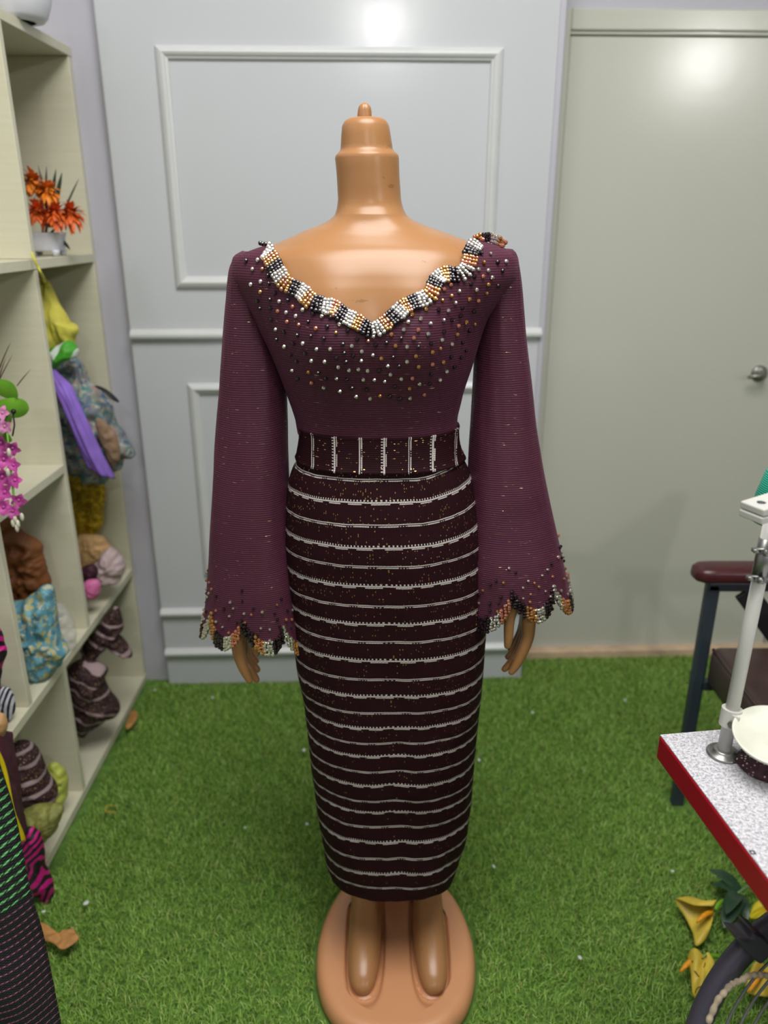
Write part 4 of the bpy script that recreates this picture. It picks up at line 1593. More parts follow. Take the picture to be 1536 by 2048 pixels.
thing(pillow('fabric_bundle', [(14, 1504), (34, 1488), (56, 1490), (74, 1514), (92, 1560), (113, 1590), (98, 1606), (60, 1614), (24, 1610), (6, 1560)], ('Y', 1.43), .045, M_ASO2, None, .010, 20, 18), 'maroon bundle with level grey stripes in the nearest bottom cubbyhole', 'fabric')
thing(pillow('lime_packet', [(92, 1538), (112, 1528), (130, 1546), (134, 1580), (128, 1606), (112, 1612), (98, 1590)], ('Y', 1.54), .022, M_LIME, None, .010, 28, 19), 'lime yellow cellophane packet beside the striped bundle', 'packet')
thing(pillow('mesh_bag', [(50, 1622), (90, 1612), (122, 1616), (118, 1642), (100, 1668), (84, 1682), (66, 1668), (52, 1650)], ('Y', 1.36), .030, M_OLIVE, None, .010, 26, 20), 'olive green mesh bag in front of the lime packet', 'bag')
net('maroon_drape', [[atX(-20, 1452, -.745), atX(4, 1458, -.74), atX(22, 1464, -.745)], [atX(-14, 1530, -.735), atX(14, 1530, -.725), atX(34, 1540, -.735)], [atX(-4, 1600, -.735), atX(24, 1600, -.72), atX(46, 1610, -.735)], [atX(6, 1670, -.735), atX(34, 1664, -.725), atX(54, 1668, -.74)]], M_MAROON, None, 30, 50, .006, 16, 3, .003)
thing(bpy.data.objects['maroon_drape'], 'plain maroon cloth hanging down the front of the shelf under a yellow strap', 'cloth')
mb = MB()
pts = smooth_curve([atX(-12, 1490, -.712), atX(4, 1530, -.708), (atX(18, 1580, -.704)), atX(28, 1625, -.704), atX(36, 1660, -.706), atX(40, 1682, -.708)], 30)
V = []
for i, p in enumerate(pts):
    f = i / 29
    hw = .0045 + .006 * max(0, f - .6) / .4 + .002 * math.sin(f * 9)
    V += [p + Vector((-hw, 0, 0)), p + Vector((0, -.003, 0)), p + Vector((hw, 0, 0)), p + Vector((0, .002, 0))]
Fc = [(i * 4 + k, i * 4 + (k + 1) % 4, i * 4 + 4 + (k + 1) % 4, i * 4 + 4 + k) for i in range(29) for k in range(4)] + [(3, 2, 1, 0), (116, 117, 118, 119)]
thing(pyd('yellow_strap', V, Fc, plain('bright_yellow_ribbon', rgb(224, 200, 20), .55, .08), None, True), 'bright yellow strap hanging over the maroon cloth at the shelf front', 'strap')
thing(pillow('print_cloth', [(44, 1664), (62, 1656), (78, 1668), (86, 1700), (88, 1738), (100, 1762), (106, 1776), (105, 1804), (92, 1802), (76, 1786), (62, 1760), (48, 1730), (42, 1690)], ('Y', 1.305), .022, M_MAGENTA, None, .010, 20, 21), 'magenta and black print cloth trailing from the bottom board onto the turf', 'cloth')
thing(pillow('tan_cloth', [(-20, 1432), (4, 1428), (13, 1446), (10, 1468), (0, 1476), (-20, 1476)], ('Y', 1.26), .014, plain('tan_cloth', rgb(190, 148, 100), .7, .1), None, .003, 24, 22), 'tan cloth end hanging above the maroon cloth', 'cloth')

# ------------------------------------------------------------------ striped woven cloth hanging close to the camera
t = NT('black_ribbed_weave')
uv = t.coord('UV')
sp = t.n('ShaderNodeSeparateXYZ')
t.put(sp.inputs[0], uv)
u_, v_ = sp.outputs[0], sp.outputs[1]
ku = t.math('MULTIPLY', v_, 1 / 0.0118)
fr = t.math('FRACT', ku)
line = t.math('LESS_THAN', t.math('ABSOLUTE', t.math('SUBTRACT', fr, 0.5)), 0.15)
tw = t.math('FRACT', t.math('ADD', t.math('MULTIPLY', u_, 1 / 0.0072), t.math('MULTIPLY', fr, 1.6)))
dash_g = t.math('LESS_THAN', tw, 0.72)
is_g = t.math('GREATER_THAN', v_, 0.300)
line_g = t.math('MULTIPLY', t.math('MULTIPLY', line, dash_g), is_g)
line2 = t.math('LESS_THAN', t.math('ABSOLUTE', t.math('SUBTRACT', fr, 0.5)), 0.085)
tw2 = t.math('MULTIPLY_ADD', t.math('LESS_THAN', t.math('FRACT', t.math('ADD', t.math('MULTIPLY', u_, 1 / 0.0045), fr)), 0.75), 0.75, 0.25)
line_p = t.math('MULTIPLY', t.math('MULTIPLY', line2, tw2), t.math('SUBTRACT', 1.0, is_g))
knit = t.math('MULTIPLY', t.math('SINE', t.math('MULTIPLY', u_, 2 * math.pi / 0.0045)), t.math('SINE', t.math('MULTIPLY', v_, 2 * math.pi / 0.0039)))
ground = t.mix(t.math('MULTIPLY_ADD', knit, 0.5, 0.5), rgb(13, 12, 17), rgb(30, 27, 36))
c = t.mix(line_g, ground, rgb(112, 196, 118))
c = t.mix(line_p, c, rgb(158, 88, 128))
t.set(color=c, rough=0.7)
t.bump(t.math('ADD', knit, t.math('MULTIPLY', t.math('ADD', line_g, line_p), 2.0)), 0.5, 0.0012)
YF = 0.70
edge_px = [(-36, 1440), (0, 1572), (30, 1690), (56, 1800), (80, 1905), (110, 2048)]
edge_w = [atY(x, y, YF + .03) for x, y in edge_px]
edge_w += [edge_w[-1] + Vector((.006, .0, -.20)), edge_w[-1] + Vector((.01, 0, -(edge_w[-1].z - .012)))]
V, UV = [], []
NUc, NVc = 90, 260
ez = [p.z for p in edge_w][::-1]
ex = [p.x for p in edge_w][::-1]
for j in range(NVc):
    z = ez[0] + (ez[-1] - ez[0]) * j / (NVc - 1)
    xe = float(pchip(ez, ex, z))
    for k in range(NUc):
        f = k / (NUc - 1)
        x = xe - 0.34 * f
        wob = 0.010 * math.sin(f * 13 + z * 3) + 0.006 * fbm((x * 9, z * 6, 0))
        back = 0.030 * max(0, 1 - f / 0.10) ** 2
        V.append((x, YF + wob + back, z))
        UV.append((0.34 * f, z - edge_w[3].z + 0.300 - 0.010 + 0.006 * math.sin(f * 11 + z * 2) * min(1, f * 4)))
Fc = [(j * NUc + k, j * NUc + k + 1, (j + 1) * NUc + k + 1, (j + 1) * NUc + k) for j in range(NVc - 1) for k in range(NUc - 1)]
o = pyd('woven_cloth', V, Fc, t.m, None, True, UV)
so = o.modifiers.new('cloth', 'SOLIDIFY')
so.thickness = .004
thing(o, 'black woven cloth with green and mauve stitched stripes hanging nearest the camera', 'cloth')

# ------------------------------------------------------------------ sewing table with thread stand
t = NT('speckled_laminate')
co = t.coord()
n1 = t.noise(co, 240, 3, 0.7)
n2 = t.noise(co, 520, 2, 0.6)
f = t.math('ADD', t.math('MULTIPLY', n1, 0.6), t.math('MULTIPLY', n2, 0.4))
t.set(color=t.ramp(f, [(0.38, rgb(140, 138, 144)), (0.48, rgb(186, 184, 190)), (0.55, rgb(220, 218, 222))]), rough=0.35)
M_LAM = t.m
M_REDEDGE = plain('red_edge_banding', rgb(158, 14, 32), 0.32, 0.04)
M_CREAMMETAL = plain('cream_enamel', rgb(196, 194, 188), 0.35, 0.04)
M_TRAY = plain('ivory_plastic', rgb(222, 222, 206), 0.35, 0.06, 30)
M_STEEL = plain('bright_steel', rgb(150, 149, 146), 0.36, 0.04, metal=0.95)
M_DARKSTEEL = plain('dark_grey_paint', rgb(58, 62, 68), 0.4, 0.08)
TA = R(7.5)
TZ = 0.75
tc = Vector((0.360, 0.864, 0))
ta_, tb_ = Vector((math.cos(TA), math.sin(TA), 0)), Vector((math.sin(TA), -math.cos(TA), 0))


def TP(a, b, z):
    return tc + ta_ * a + tb_ * b + Vector((0, 0, z))


table = empty('sewing_table', TP(.55, .28, 0), TA)
thing(table, 'sewing machine table with speckled white laminate top and red edge', 'table')
mb = MB()
Vt = []
rad = 0.006
pl = []
for (a, b, sa, sb) in ((0, 0, 1, 1), (1.10, 0, -1, 1), (1.10, .56, -1, -1), (0, .56, 1, -1)):
    pl.append((a, b))
V = [TP(a, b, z) for z in (TZ - .0012, TZ) for a, b in ((0.0012, .0012), (1.0988, .0012), (1.0988, .5588), (.0012, .5588))]
MB().add(V, [(0, 1, 2, 3), (7, 6, 5, 4), (0, 4, 5, 1), (1, 5, 6, 2), (2, 6, 7, 3), (3, 7, 4, 0)]).build('laminate_top', M_LAM, table)
V = [TP(a, b, z) for z in (TZ - .037, TZ - .0013) for a, b in pl]
MB().add(V, [(0, 1, 2, 3), (7, 6, 5, 4), (0, 4, 5, 1), (1, 5, 6, 2), (2, 6, 7, 3), (3, 7, 4, 0)]).build('red_edge', M_REDEDGE, table, False, .003)
for a in (.50, 1.02):
    mb = MB()
    for b in (.06, .50):
        mb.tube([TP(a, b, TZ - .04), TP(a, b, .03)], .016, 12)
    mb.tube([TP(a, .02, .018), TP(a, .54, .018)], .018, 12)
    mb.build('leg', M_DARKSTEEL, table, True)
mp = atZ(1505, 1705, TZ)
mb = MB()
q = .0028
for (x0, x1, y0, y1) in ((-q, q, -q, -q * .55), (-q, q, q * .55, q), (-q, -q * .5, -q, q), (q * .5, q, -q, q)):
    mb.box(mp.x + x0, mp.x + x1, mp.y + y0, mp.y + y1, TZ + .0001, TZ + .0004)
mb.build('square_mark', M_BLACK, table)

base_p = atZ(1446, 1508, TZ)
top_p = atY(1529, 1108, base_p.y + 0.02)
axis = (top_p - base_p).normalized()
top2 = base_p + axis * 0.42
stand = empty('thread_stand', base_p)
thing(stand, 'cream metal thread stand pole clamped to the speckled table top', 'thread stand')
mb = MB()
mb.tube([base_p, base_p + axis * .33], .0083, 24)
mb.build('pole', M_CREAMMETAL, stand, True)
mb = MB()
mb.lathe(base_p + Vector((0, 0, .0003)), [(.0205, 0), (.0205, .002), (.019, .0035), (.0135, .004), (.0125, .007), (.0108, .008)], 36)
mb.build('flange', M_STEEL, stand, True)
# joint sleeve with bolts, and the upper rod
j0 = base_p + axis * ((atY(1529, 1160, base_p.y + .02) - base_p).length)
mb = MB()
mb.tube([j0, j0 + axis * .052], .0098, 20)
for d in (.006, .040):
    c = j0 + axis * d
    mb.tube([c + Vector((-.016, -.006, 0)), c + Vector((.016, -.006, 0))], .0032, 10)
    mb.tube([c + Vector((-.008, -.012, 0)), c + Vector((-.002, -.014, 0))], .0042, 6)
    mb.box(c.x - .018, c.x - .010, c.y - .010, c.y - .002, c.z - .002, c.z + .002)
mb.build('joint_sleeve', M_STEEL, stand, True)
mb = MB()
mb.tube([j0 + axis * .03, j0 + axis * .16], .006, 16)
mb.build('upper_rod', M_CREAMMETAL, stand, True)
# clamp arm and thread tray
cl = base_p + axis * .052
tray_c = atY(1549, 1474, base_p.y - .040)
mb = MB()
mb.tube([cl - axis * .010, cl + axis * .013], .0125, 28)
dv = (tray_c - cl)
dv.z *= .4
dvn = dv.normalized()
sd_ = dvn.cross(Vector((0, 0, 1))).normalized()
for s_ in (-1, 1):
    a = cl + sd_ * s_ * .0095
    V = [a + dvn * x + sd_ * y + axis * z for z in (-.009, .011) for y in (-.0018, .0018) for x in (0, .015)]
    mb.add(V, [(0, 2, 3, 1), (4, 5, 7, 6), (0, 1, 5, 4), (2, 6, 7, 3), (0, 4, 6, 2), (1, 3, 7, 5)])
mb.build('clamp', M_CREAMMETAL, stand, True, auto=40)
mb = MB()
bp = cl + dvn * .018
bp = cl + dvn * .009
mb.tube([bp + sd_ * .016, bp - sd_ * .016], .0026, 12)
mb.tube([bp + sd_ * .0115, bp + sd_ * .0150], .0052, 6)
mb.tube([bp - sd_ * .0115, bp - sd_ * .0150], .0052, 6)
mb.build('bolt', M_STEEL, stand, True, auto=40)
mb = MB()
mb.lathe(tray_c, [(0, -.003), (.040, -.003), (.0455, -.001), (.0475, .003), (.0470, .0045), (.0445, .004), (.042, .0012), (.02, .0005), (0, .0005)], 56, 0, (-.10, -.20, .97), False)
mb.build('thread_tray', M_TRAY, stand, True)
# upper arm: two thick plates bolted together, with a dark disc painting the shade inside a hole
bc_ = atY(1556, 1008, base_p.y - .01)
for name, dz in (('guide_plate', .0042), ('guide_plate', -.0052)):
    mb = MB()
    M_ = Matrix.Translation(bc_ + Vector((0, 0, dz))) @ Matrix.Rotation(R(24), 4, 'Z') @ Matrix.Rotation(R(-6), 4, 'Y')
    mb.box(-.040, .060, -.016, .016, -.0042, .0042, 0, M_)
    o = mb.build(name, M_CREAMMETAL, stand, False, .0015)
mb = MB()
M_ = Matrix.Translation(bc_ + Vector((0, 0, .0042))) @ Matrix.Rotation(R(24), 4, 'Z') @ Matrix.Rotation(R(-6), 4, 'Y')
mb.lathe(M_ @ Vector((-.026, 0, .0043)), [(.0048, 0), (.0048, .0003), (.0005, .0004)], 20)
mb.build('hole_shade_disc', M_DARKSTEEL, stand, True)
# teal thread cone beyond the arm
tcn = atY(1562, 1036, base_p.y + .06)
cone = empty('thread_cone', tcn)
thing(cone, 'teal green thread cone behind the metal guide plates', 'thread')
t = NT('teal_thread')
co = t.coord()
wv = t.n('ShaderNodeTexWave', bands_direction='Z')
t.put(wv.inputs['Vector'], co)
wv.inputs['Scale'].default_value = 130
wv.inputs['Distortion'].default_value = 2
t.set(color=t.mix(wv.outputs['Fac'], rgb(0, 104, 84), rgb(48, 176, 146)), rough=.45)
t.bump(wv.outputs['Fac'], .5, .001)
MB().lathe(tcn, [(.024, -.008), (.034, -.004), (.036, .0), (.032, .03), (.026, .056), (.020, .062)], 40).build('thread', t.m, cone, True)
MB().lathe(tcn, [(.017, -.014), (.0175, -.009), (.012, .066), (.010, .072)], 28).build('core', M_TRAY, cone, True)
# beaded fabric on the table
t = NT('maroon_beaded_cloth')
co = t.coord()
vo = t.n('ShaderNodeTexVoronoi')
t.put(vo.inputs['Vector'], t.mapping(co, (1, 1, 1), (0, 0, R(35))))
vo.inputs['Scale'].default_value = 230
vo.inputs['Randomness'].default_value = .35
bd = t.math('LESS_THAN', vo.outputs['Distance'], .0016 * 230 * .80)
keep = t.math('GREATER_THAN', t.noise(co, 55, 2), .44)
bb_ = t.math('MULTIPLY', bd, keep)
t.set(color=t.mix(bb_, rgb(56, 24, 34), rgb(196, 176, 170)), rough=t.mix(bb_, (.7,) * 3 + (1,), (.2,) * 3 + (1,)), metal=t.math('MULTIPLY', bb_, .5))
t.bump(bb_, .6, .002)
thing(pillow('beaded_cloth', [(1474, 1516), (1482, 1502), (1502, 1494), (1536, 1492), (1572, 1510), (1572, 1566), (1536, 1562), (1508, 1552), (1486, 1536)], ('Z', TZ + .003), .010, t.m, None, .005, 30, 31), 'maroon beaded cloth crumpled on the table under the thread tray', 'cloth')

# ------------------------------------------------------------------ visitor chair
M_VINYL = plain('dark_brown_vinyl', rgb(66, 50, 47), 0.40, 0.10, 18, 0.1, 40)
M_ARMPAD = plain('maroon_vinyl_pad', rgb(72, 30, 34), 0.33, 0.15, 14)
M_FRAME = plain('blue_grey_tube', rgb(52, 60, 70), 0.38, 0.06)
chair = empty('armchair', (0.98, 1.34, 0))
thing(chair, 'metal framed visitor armchair with dark brown vinyl seat and maroon arm pads', 'chair')
CY0, CY1 = 1.02, 1.605


def bar(mb_, a, b, w_=.030, h=.022):
    a, b = Vector(a), Vector(b)
    d = (b - a).normalized()
    e1 = d.cross(Vector((0, 1, 0)))
    e1.normalize()
    e2 = e1.cross(d).normalized()
    V = [p + e1 * x * w_ / 2 + e2 * y * h / 2 for p in (a, b) for x, y in ((-1, -1), (1, -1), (1, 1), (-1, 1))]
    mb_.add(V, [(3, 2, 1, 0), (4, 5, 6, 7), (0, 1, 5, 4), (1, 2, 6, 5), (2, 3, 7, 6), (3, 0, 4, 7)])


for yy in (CY0, CY1):
    mb = MB()
    bar(mb, (.738, yy, .0), (.742, yy, .618))
    mb.build('leg', M_FRAME, chair, False, .004)
    mb = MB()
    bar(mb, (1.255, yy, .0), (1.20, yy, .618))
    mb.build('leg', M_FRAME, chair, False, .004)
    mb = MB()
    bar(mb, (.728, yy, .612), (1.22, yy, .612), .024)
    mb.build('arm_rail', M_FRAME, chair, False, .004)
    mb = MB()
    bar(mb, (.815, yy - .004, .600), (1.02, yy - .004, .350), .050, .012)
    mb.build('side_brace', M_BLACK, chair, False, .003)
    # rounded arm pad
    mb = MB()
    rr_ = []
    for x, q in ((.692, .35), (.698, .72), (.712, .95), (.735, 1.0), (.95, 1.0), (1.18, .95), (1.21, .8), (1.22, .4)):
        rr_.append([Vector((x, yy + .034 * q * c, .645 + .020 * q * s_ - (.006 * (1 - q)))) for c, s_ in [sup(2 * math.pi * k / 28, 3) for k in range(28)]])
    loft(mb, rr_)
    mb.build('arm_pad', M_ARMPAD, chair, True)
mb = MB()
bar(mb, (.752, CY0, .352), (.752, CY1, .352), .026)
bar(mb, (1.18, CY0, .352), (1.18, CY1, .352), .026)
bar(mb, (.745, CY0, .352), (1.22, CY0, .352), .026)
bar(mb, (.745, CY1, .352), (1.22, CY1, .352), .026)
mb.build('seat_frame', M_FRAME, chair, False, .004)
mb = MB().box(.748, 1.20, CY0 + .018, CY1 - .018, .368, .470)
o = mb.build('seat', M_VINYL, chair, True, .022, 5)
mb = MB()
zz_ = .463
mb.tube(smooth_curve([(.7535, CY0 + .03, zz_), (.7535, (CY0 + CY1) / 2, zz_), (.7535, CY1 - .03, zz_)], 12), .004, 10)
mb.build('piping', M_VINYL, chair, True)
mb = MB()
mb.box(-.03, .03, CY0 + .03, CY1 - .03, .0, .42, 0, Matrix.Translation((1.19, 0, .46)) @ Matrix.Rotation(R(10), 4, 'Y'))
mb.build('backrest', M_VINYL, chair, True, .022, 5)
mb = MB().ball((0, 0, 0), .1, 0, 36, 18, (1.0, .9, .62))
for i, v in enumerate(mb.V):
    p = Vector(v)
    mb.V[i] = tuple(p * (1 + .10 * fbm(p * 14)))
o = mb.build('pink_cushion', plain('crimson_pink_cloth', rgb(176, 42, 78), .6, .1, 14, .2), None, True)
o.location = (0.985, 1.46, .542)
thing(o, 'crimson pink cushion on the vinyl seat of the armchair', 'cushion')

# ------------------------------------------------------------------ calla lilies on the turf
M_SPATHE = plain('yellow_spathe', rgb(206, 180, 62), 0.5, 0.10, 30)
M_SPATHE2 = plain('bright_yellow_spathe', rgb(222, 204, 40), 0.5, 0.08, 30)
M_SPADIX = plain('orange_spadix', rgb(230, 152, 14), 0.55, 0.12, 80)
M_GSTEM = plain('lime_green_stem', rgb(112, 168, 40), 0.45, 0.1)
M_LILYLEAF = plain('deep_green_lily_leaf', rgb(40, 66, 44), 0.40, 0.15, 24)


def lily(label, throat, tips, spx0, spx1, st1, mat, open_z=0.05):
    """funnel flower lying on its side; tips = outline of the flared edge, from one side to the other"""
    r = empty('calla_lily', throat)
    thing(r, label, 'flower')
    edge = smooth_curve(tips, 40)
    V, Fc = [], []
    n = 40
    m = 12
    c_e = sum(edge, Vector()) / n
    for j in range(m):
        f = j / (m - 1)
        for k, e in enumerate(edge):
            d = e - throat
            lift = open_z * math.sin(math.pi * f) * (0.35 + 0.65 * abs(2 * k / (n - 1) - 1))
            V.append(throat + d * f ** 0.9 + Vector((0, 0, 1)) * lift * 0.5 + (e - c_e) * 0.12 * math.sin(math.pi * f))
    Fc = [(j * n + k, j * n + k + 1, (j + 1) * n + k + 1, (j + 1) * n + k) for j in range(m - 1) for k in range(n - 1)]
    o_ = pyd('spathe', V, Fc, mat, r, True)
    so_ = o_.modifiers.new('leaf', 'SOLIDIFY')
    so_.thickness = .0012
    mb_ = MB().tube(smooth_curve([spx0, (Vector(spx0) + Vector(spx1)) / 2 + Vector((0, 0, .006)), spx1], 10), [.0042, .005, .0052, .0052, .005, .005, .0046, .004, .0032, .0015], 12)
    mb_.build('spadix', M_SPADIX, r, True)
    mb_ = MB().tube(smooth_curve([throat, (Vector(throat) + Vector(st1)) / 2 + Vector((0, 0, .004)), st1], 8), [.0052, .005, .0046, .0042, .004, .004, .004, .004], 12)
    mb_.build('stem', M_GSTEM, r, True)
    return r


lily('yellow calla lily lying open on the turf beside the dark green leaves', atZ(1428, 1818, .045),
     [atZ(1426, 1812, .085), atZ(1388, 1810, .075), atZ(1350, 1798, .05), atZ(1372, 1838, .03), atZ(1386, 1868, .028), atZ(1392, 1892, .026), atZ(1412, 1876, .03), atZ(1414, 1840, .04)],
     atZ(1424, 1824, .060), atZ(1393, 1845, .062), atZ(1448, 1801, .03), M_SPATHE, .03)
lily('yellow calla lily face down on the turf with a tangle of brown thread', atZ(1408, 1914, .05),
     [atZ(1374, 1914, .04), atZ(1382, 1950, .040), atZ(1386, 1992, .026), atZ(1400, 1994, .040), atZ(1410, 1992, .032), atZ(1430, 1950, .030), atZ(1416, 1926, .03)],
     atZ(1392, 1918, .040), atZ(1360, 1944, .036), atZ(1440, 1914, .03), M_SPATHE, .03)
lily('bright yellow calla lily just below the red table edge', atZ(1550, 1816, .055),
     [atZ(1534, 1800, .06), atZ(1512, 1805, .05), atZ(1503, 1820, .045), atZ(1499, 1836, .03), atZ(1520, 1838, .045), atZ(1542, 1842, .04)],
     atZ(1545, 1820, .06), atZ(1530, 1830, .065), atZ(1585, 1806, .03), M_SPATHE2, .03)
lily('yellow calla lily on the turf seen through the fan guard', atZ(1532, 1935, .05),
     [atZ(1502, 1938, .05), atZ(1496, 1958, .04), atZ(1494, 1984, .028), atZ(1520, 1992, .04), atZ(1548, 1990, .03), atZ(1556, 1950, .04)],
     atZ(1526, 1944, .055), atZ(1498, 1984, .05), atZ(1565, 1915, .03), M_SPATHE, .03)
sprig = empty('leaf_sprig', atZ(1476, 1784, .03))
thing(sprig, 'sprig of deep green artificial leaves lying on the turf under the table', 'leaves')
for a, b, w_ in (((1478, 1784, .04), (1418, 1740, .050), .017), ((1474, 1788, .045), (1424, 1770, .04), .014), ((1476, 1786, .05), (1452, 1828, .060), .015), ((1476, 1790, .04), (1448, 1856, .03), .020), ((1480, 1790, .035), (1492, 1846, .025), .012)):
    mb = MB()
    strip(mb, atZ(*a), atZ(*b), .010, w_, w_ * .9, 0, None, 13)
    mb.build('leaf', M_LILYLEAF, sprig, True)
mb = MB().tube(smooth_curve([atZ(1474, 1788, .045), atZ(1490, 1776, .045), atZ(1506, 1770, .04), atZ(1540, 1756, .03)], 10), .0028, 10)
mb.build('stem', plain('sage_green_stem', rgb(104, 140, 84), .5, .1), sprig, True)
# thread tangle over the second lily
mb = MB()
pts = []
for i in range(60):
    f = i / 59
    pts.append(atZ(1398 + 16 * math.sin(f * 17) * (1 - .5 * f), 1912 + 78 * f * f + 6 * math.cos(f * 23), .052 + .006 * math.sin(f * 29) - .01 * f))
mb.tube(smooth_curve(pts, 220), .0008, 6)
thing(mb.build('thread_tangle', plain('rust_thread', rgb(88, 40, 26), .6, .1), None, True), 'tangle of rust brown thread caught on the face down lily', 'thread')

# ------------------------------------------------------------------ floor fan
M_FAN = plain('slate_purple_plastic', rgb(66, 62, 74), 0.38, 0.05)
M_WIRE = plain('grey_guard_wire', rgb(128, 128, 124), 0.35, 0.06, metal=.3)
D = .95
fx, fv = (1786 - CX) / F_PX * D, -(2182 - 1024) / F_PX * D
FC = Vector((fx, D * cs + fv * sn, CAM_H + fv * cs - D * sn))
fax = (Vector((0, 0, CAM_H)) - FC).normalized()
fax = Vector((0, -cs, sn))
fe1 = fax.cross(Vector((0, 0, 1))).normalized()
fe2 = fe1.cross(fax).normalized()


def FP(r, a, d=0.0):
    return FC + fe1 * r * math.cos(a) + fe2 * r * math.sin(a) + fax * d


fan = empty('floor_fan', (FC.x, FC.y, 0))
thing(fan, 'slate grey floor fan with round wire guard in front of the lilies', 'fan')


def ring_tube(mb_, r, d, rad_, n=96, seg=10, flat=1.0):
    V, Fc = [], []
    for i in range(n):
        a = 2 * math.pi * i / n
        for k in range(seg):
            b = 2 * math.pi * k / seg
            V.append(FP(r + rad_ * math.cos(b), a, d + rad_ * flat * math.sin(b)))
    for i in range(n):
        for k in range(seg):
            i2, k2 = (i + 1) % n, (k + 1) % seg
            Fc.append((i * seg + k, i2 * seg + k, i2 * seg + k2, i * seg + k2))
    mb_.add(V, Fc)


mb = MB()
ring_tube(mb, .25, 0, .0135, 128, 14, 1.2)
mb.build('rim', M_FAN, fan, True)
aclip = math.atan2((Vector(atY(1489, 1872, FC.y)) - FC).dot(fe2), (Vector(atY(1489, 1872, FC.y)) - FC).dot(-fe1) * -1)
for a in (aclip, aclip + 2.09, aclip + 4.19):
    mb = MB()
    V = []
    for d in (-.02, .022):
        for r_, da in ((.238, -.05), (.262, -.055), (.282, -.040), (.270, -.012), (.268, .012), (.274, .030), (.262, .05), (.238, .05)):
            V.append(FP(r_, a + da, d))
    mb.add(V, [tuple(range(7, -1, -1)), tuple(range(8, 16))] + [(k, (k + 1) % 8, 8 + (k + 1) % 8, 8 + k) for k in range(8)])
    mb.build('clip', M_FAN, fan, True, .003, 2, 50)
mb = MB()
for r_ in np.arange(.047, .236, .0135):
    ring_tube(mb, float(r_), .030 * (1 - (r_ / .25) ** 2), .0017, 96, 8)
for k in range(6):
    a = aclip + .3 + k * math.pi / 3
    mb.tube([FP(.04, a, .026), FP(.14, a, .018), FP(.246, a, 0)], .0022, 8)
mb.build('guard', M_WIRE, fan, True)
mb = MB()
mb.lathe(FC + fax * .02, [(.045, 0), (.045, .012), (.038, .018), (0, .02)], 36, 0, tuple(fax), False)
mb.build('badge', M_FAN, fan, True)
mb = MB()
mb.lathe(FC - fax * .13, [(.05, 0), (.062, .02), (.062, .09), (.035, .10), (.03, .125)], 32, 0, tuple(fax))
mb.build('motor', M_FAN, fan, True)
mb = MB()
for k in range(3):
    a0 = k * 2.094 + .4
    V = []
    for i in range(9):
        r_ = .03 + .090 * i / 8
        for j in range(5):
            a = a0 + (j / 4 - .5) * (.9 + .25 * i / 8) + .25 * i / 8
            V.append(FP(r_, a, -.045 + .03 * (j / 4 - .5)))
    mb.add(V, [(i * 5 + j, i * 5 + j + 1, (i + 1) * 5 + j + 1, (i + 1) * 5 + j) for i in range(8) for j in range(4)])
o = mb.build('blades', plain('grey_fan_blade', rgb(120, 122, 126), .4, .05), fan, True)
so = o.modifiers.new('plate', 'SOLIDIFY')
so.thickness = .002
mb = MB()
foot = Vector((FC.x + .02, FC.y + .0, 0))
mt = FC - fax * .09
mb.tube(smooth_curve([mt, mt + Vector((0, .02, -.08)), Vector((mt.x, mt.y + .02, .10)), Vector((mt.x, mt.y + .02, .02))], 14), .016, 14)
mb.lathe((mt.x, mt.y + .02, 0.0), [(.14, 0), (.14, .012), (.12, .024), (.03, .034)], 40)
mb.build('stand', M_FAN, fan, True)
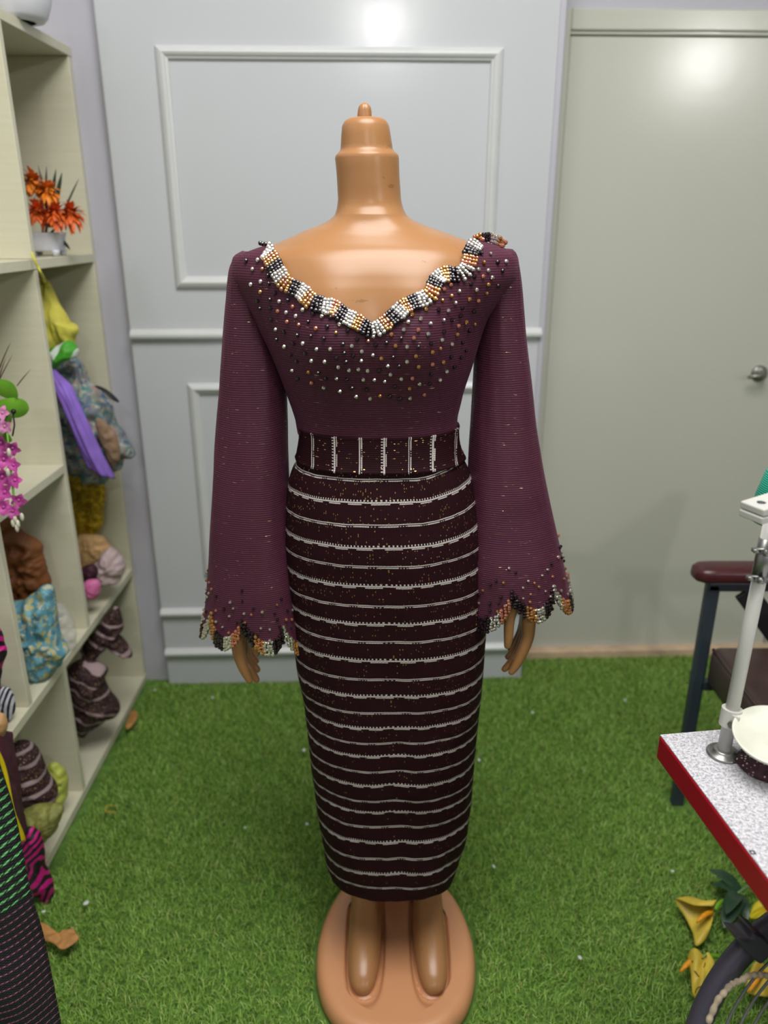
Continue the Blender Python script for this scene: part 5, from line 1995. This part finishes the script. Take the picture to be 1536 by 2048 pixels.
# cream cord caught along the rim
mb = MB()
cp = []
for x, y in ((1416, 2046), (1424, 2026), (1436, 2000), (1448, 1986), (1460, 1972), (1470, 1966), (1484, 1960), (1496, 1952), (1512, 1950), (1526, 1950), (1545, 1954)):
    p = ray(x, y)
    tt = fax.dot(FC + fax * .031 - Vector((0, 0, CAM_H))) / fax.dot(p)
    cp.append(Vector((0, 0, CAM_H)) + p * tt)
sp_ = smooth_curve(cp, 70)
mb.tube(sp_, [.0026 + .0014 * abs(math.sin(i * .55)) for i in range(70)], 10)
thing(mb.build('cord', plain('cream_frayed_cord', rgb(176, 160, 136), .7, .2, 80), None, True), 'frayed cream cord caught across the fan guard', 'cord')

# ------------------------------------------------------------------ litter on the turf
M_CARD = plain('tan_cardboard', rgb(172, 122, 66), 0.7, 0.15, 40)
thing(pillow('paper_scrap', [(72, 1846), (90, 1850), (108, 1866), (126, 1868), (140, 1858), (150, 1866), (156, 1878), (140, 1892), (122, 1898), (104, 1884), (84, 1878)], ('Z', .040), .004, M_CARD, None, .006, 26, 41), 'curled tan paper scrap on the turf beside the woven cloth', 'scrap')
thing(pillow('card_scrap', [(252, 1450), (262, 1424), (272, 1422), (274, 1436), (264, 1452), (254, 1458)], ('Z', .030), .003, M_CARD, None, .003, 26, 42), 'small tan card scrap against the foot of the shelf', 'scrap')
mb = MB()
c = atZ(221, 1618, .026)
pts = [c + Vector((.012 * math.cos(a), .014 * math.sin(a), .003 * math.sin(3 * a))) for a in np.linspace(0.3, 5.9, 24)]
mb.tube(pts, .0028, 8)
thing(mb.build('petal_ring', plain('dull_yellow_petal', rgb(146, 140, 50), .6, .1), None, True), 'dull yellow curled petal on the turf near the shelf', 'petal')
M_SPECK = plain('white_plastic_fleck', rgb(206, 212, 206), 0.4, 0.05)
first = None
for (x, y, r_) in ((310, 1380, .006), (425, 1395, .005), (172, 1806, .007), (87, 1823, .006), (608, 1500, .006), (614, 1648, .005), (490, 1655, .004), (1370, 1805, .004), (1345, 1742, .005), (988, 1733, .005), (958, 1520, .005), (1065, 1425, .005), (1250, 1400, .005), (1160, 1915, .006), (1450, 1985, .005), (1395, 2012, .005)):
    if first is None:
        mb = MB().ball((0, 0, 0), .006, 0, 8, 5, (1, .8, .35))
        first = mb.build('white_fleck', M_SPECK, None, True)
        o = first
    else:
        o = first.copy()
        COL.objects.link(o)
    o.location = atZ(x, y, .026)
    o.rotation_euler = (rnd.uniform(-.5, .5), rnd.uniform(-.5, .5), rnd.uniform(0, 6))
    o.scale = (r_ / .006,) * 3
    thing(o, 'tiny white fleck of litter on the green turf', 'litter', 'white flecks scattered on the turf')
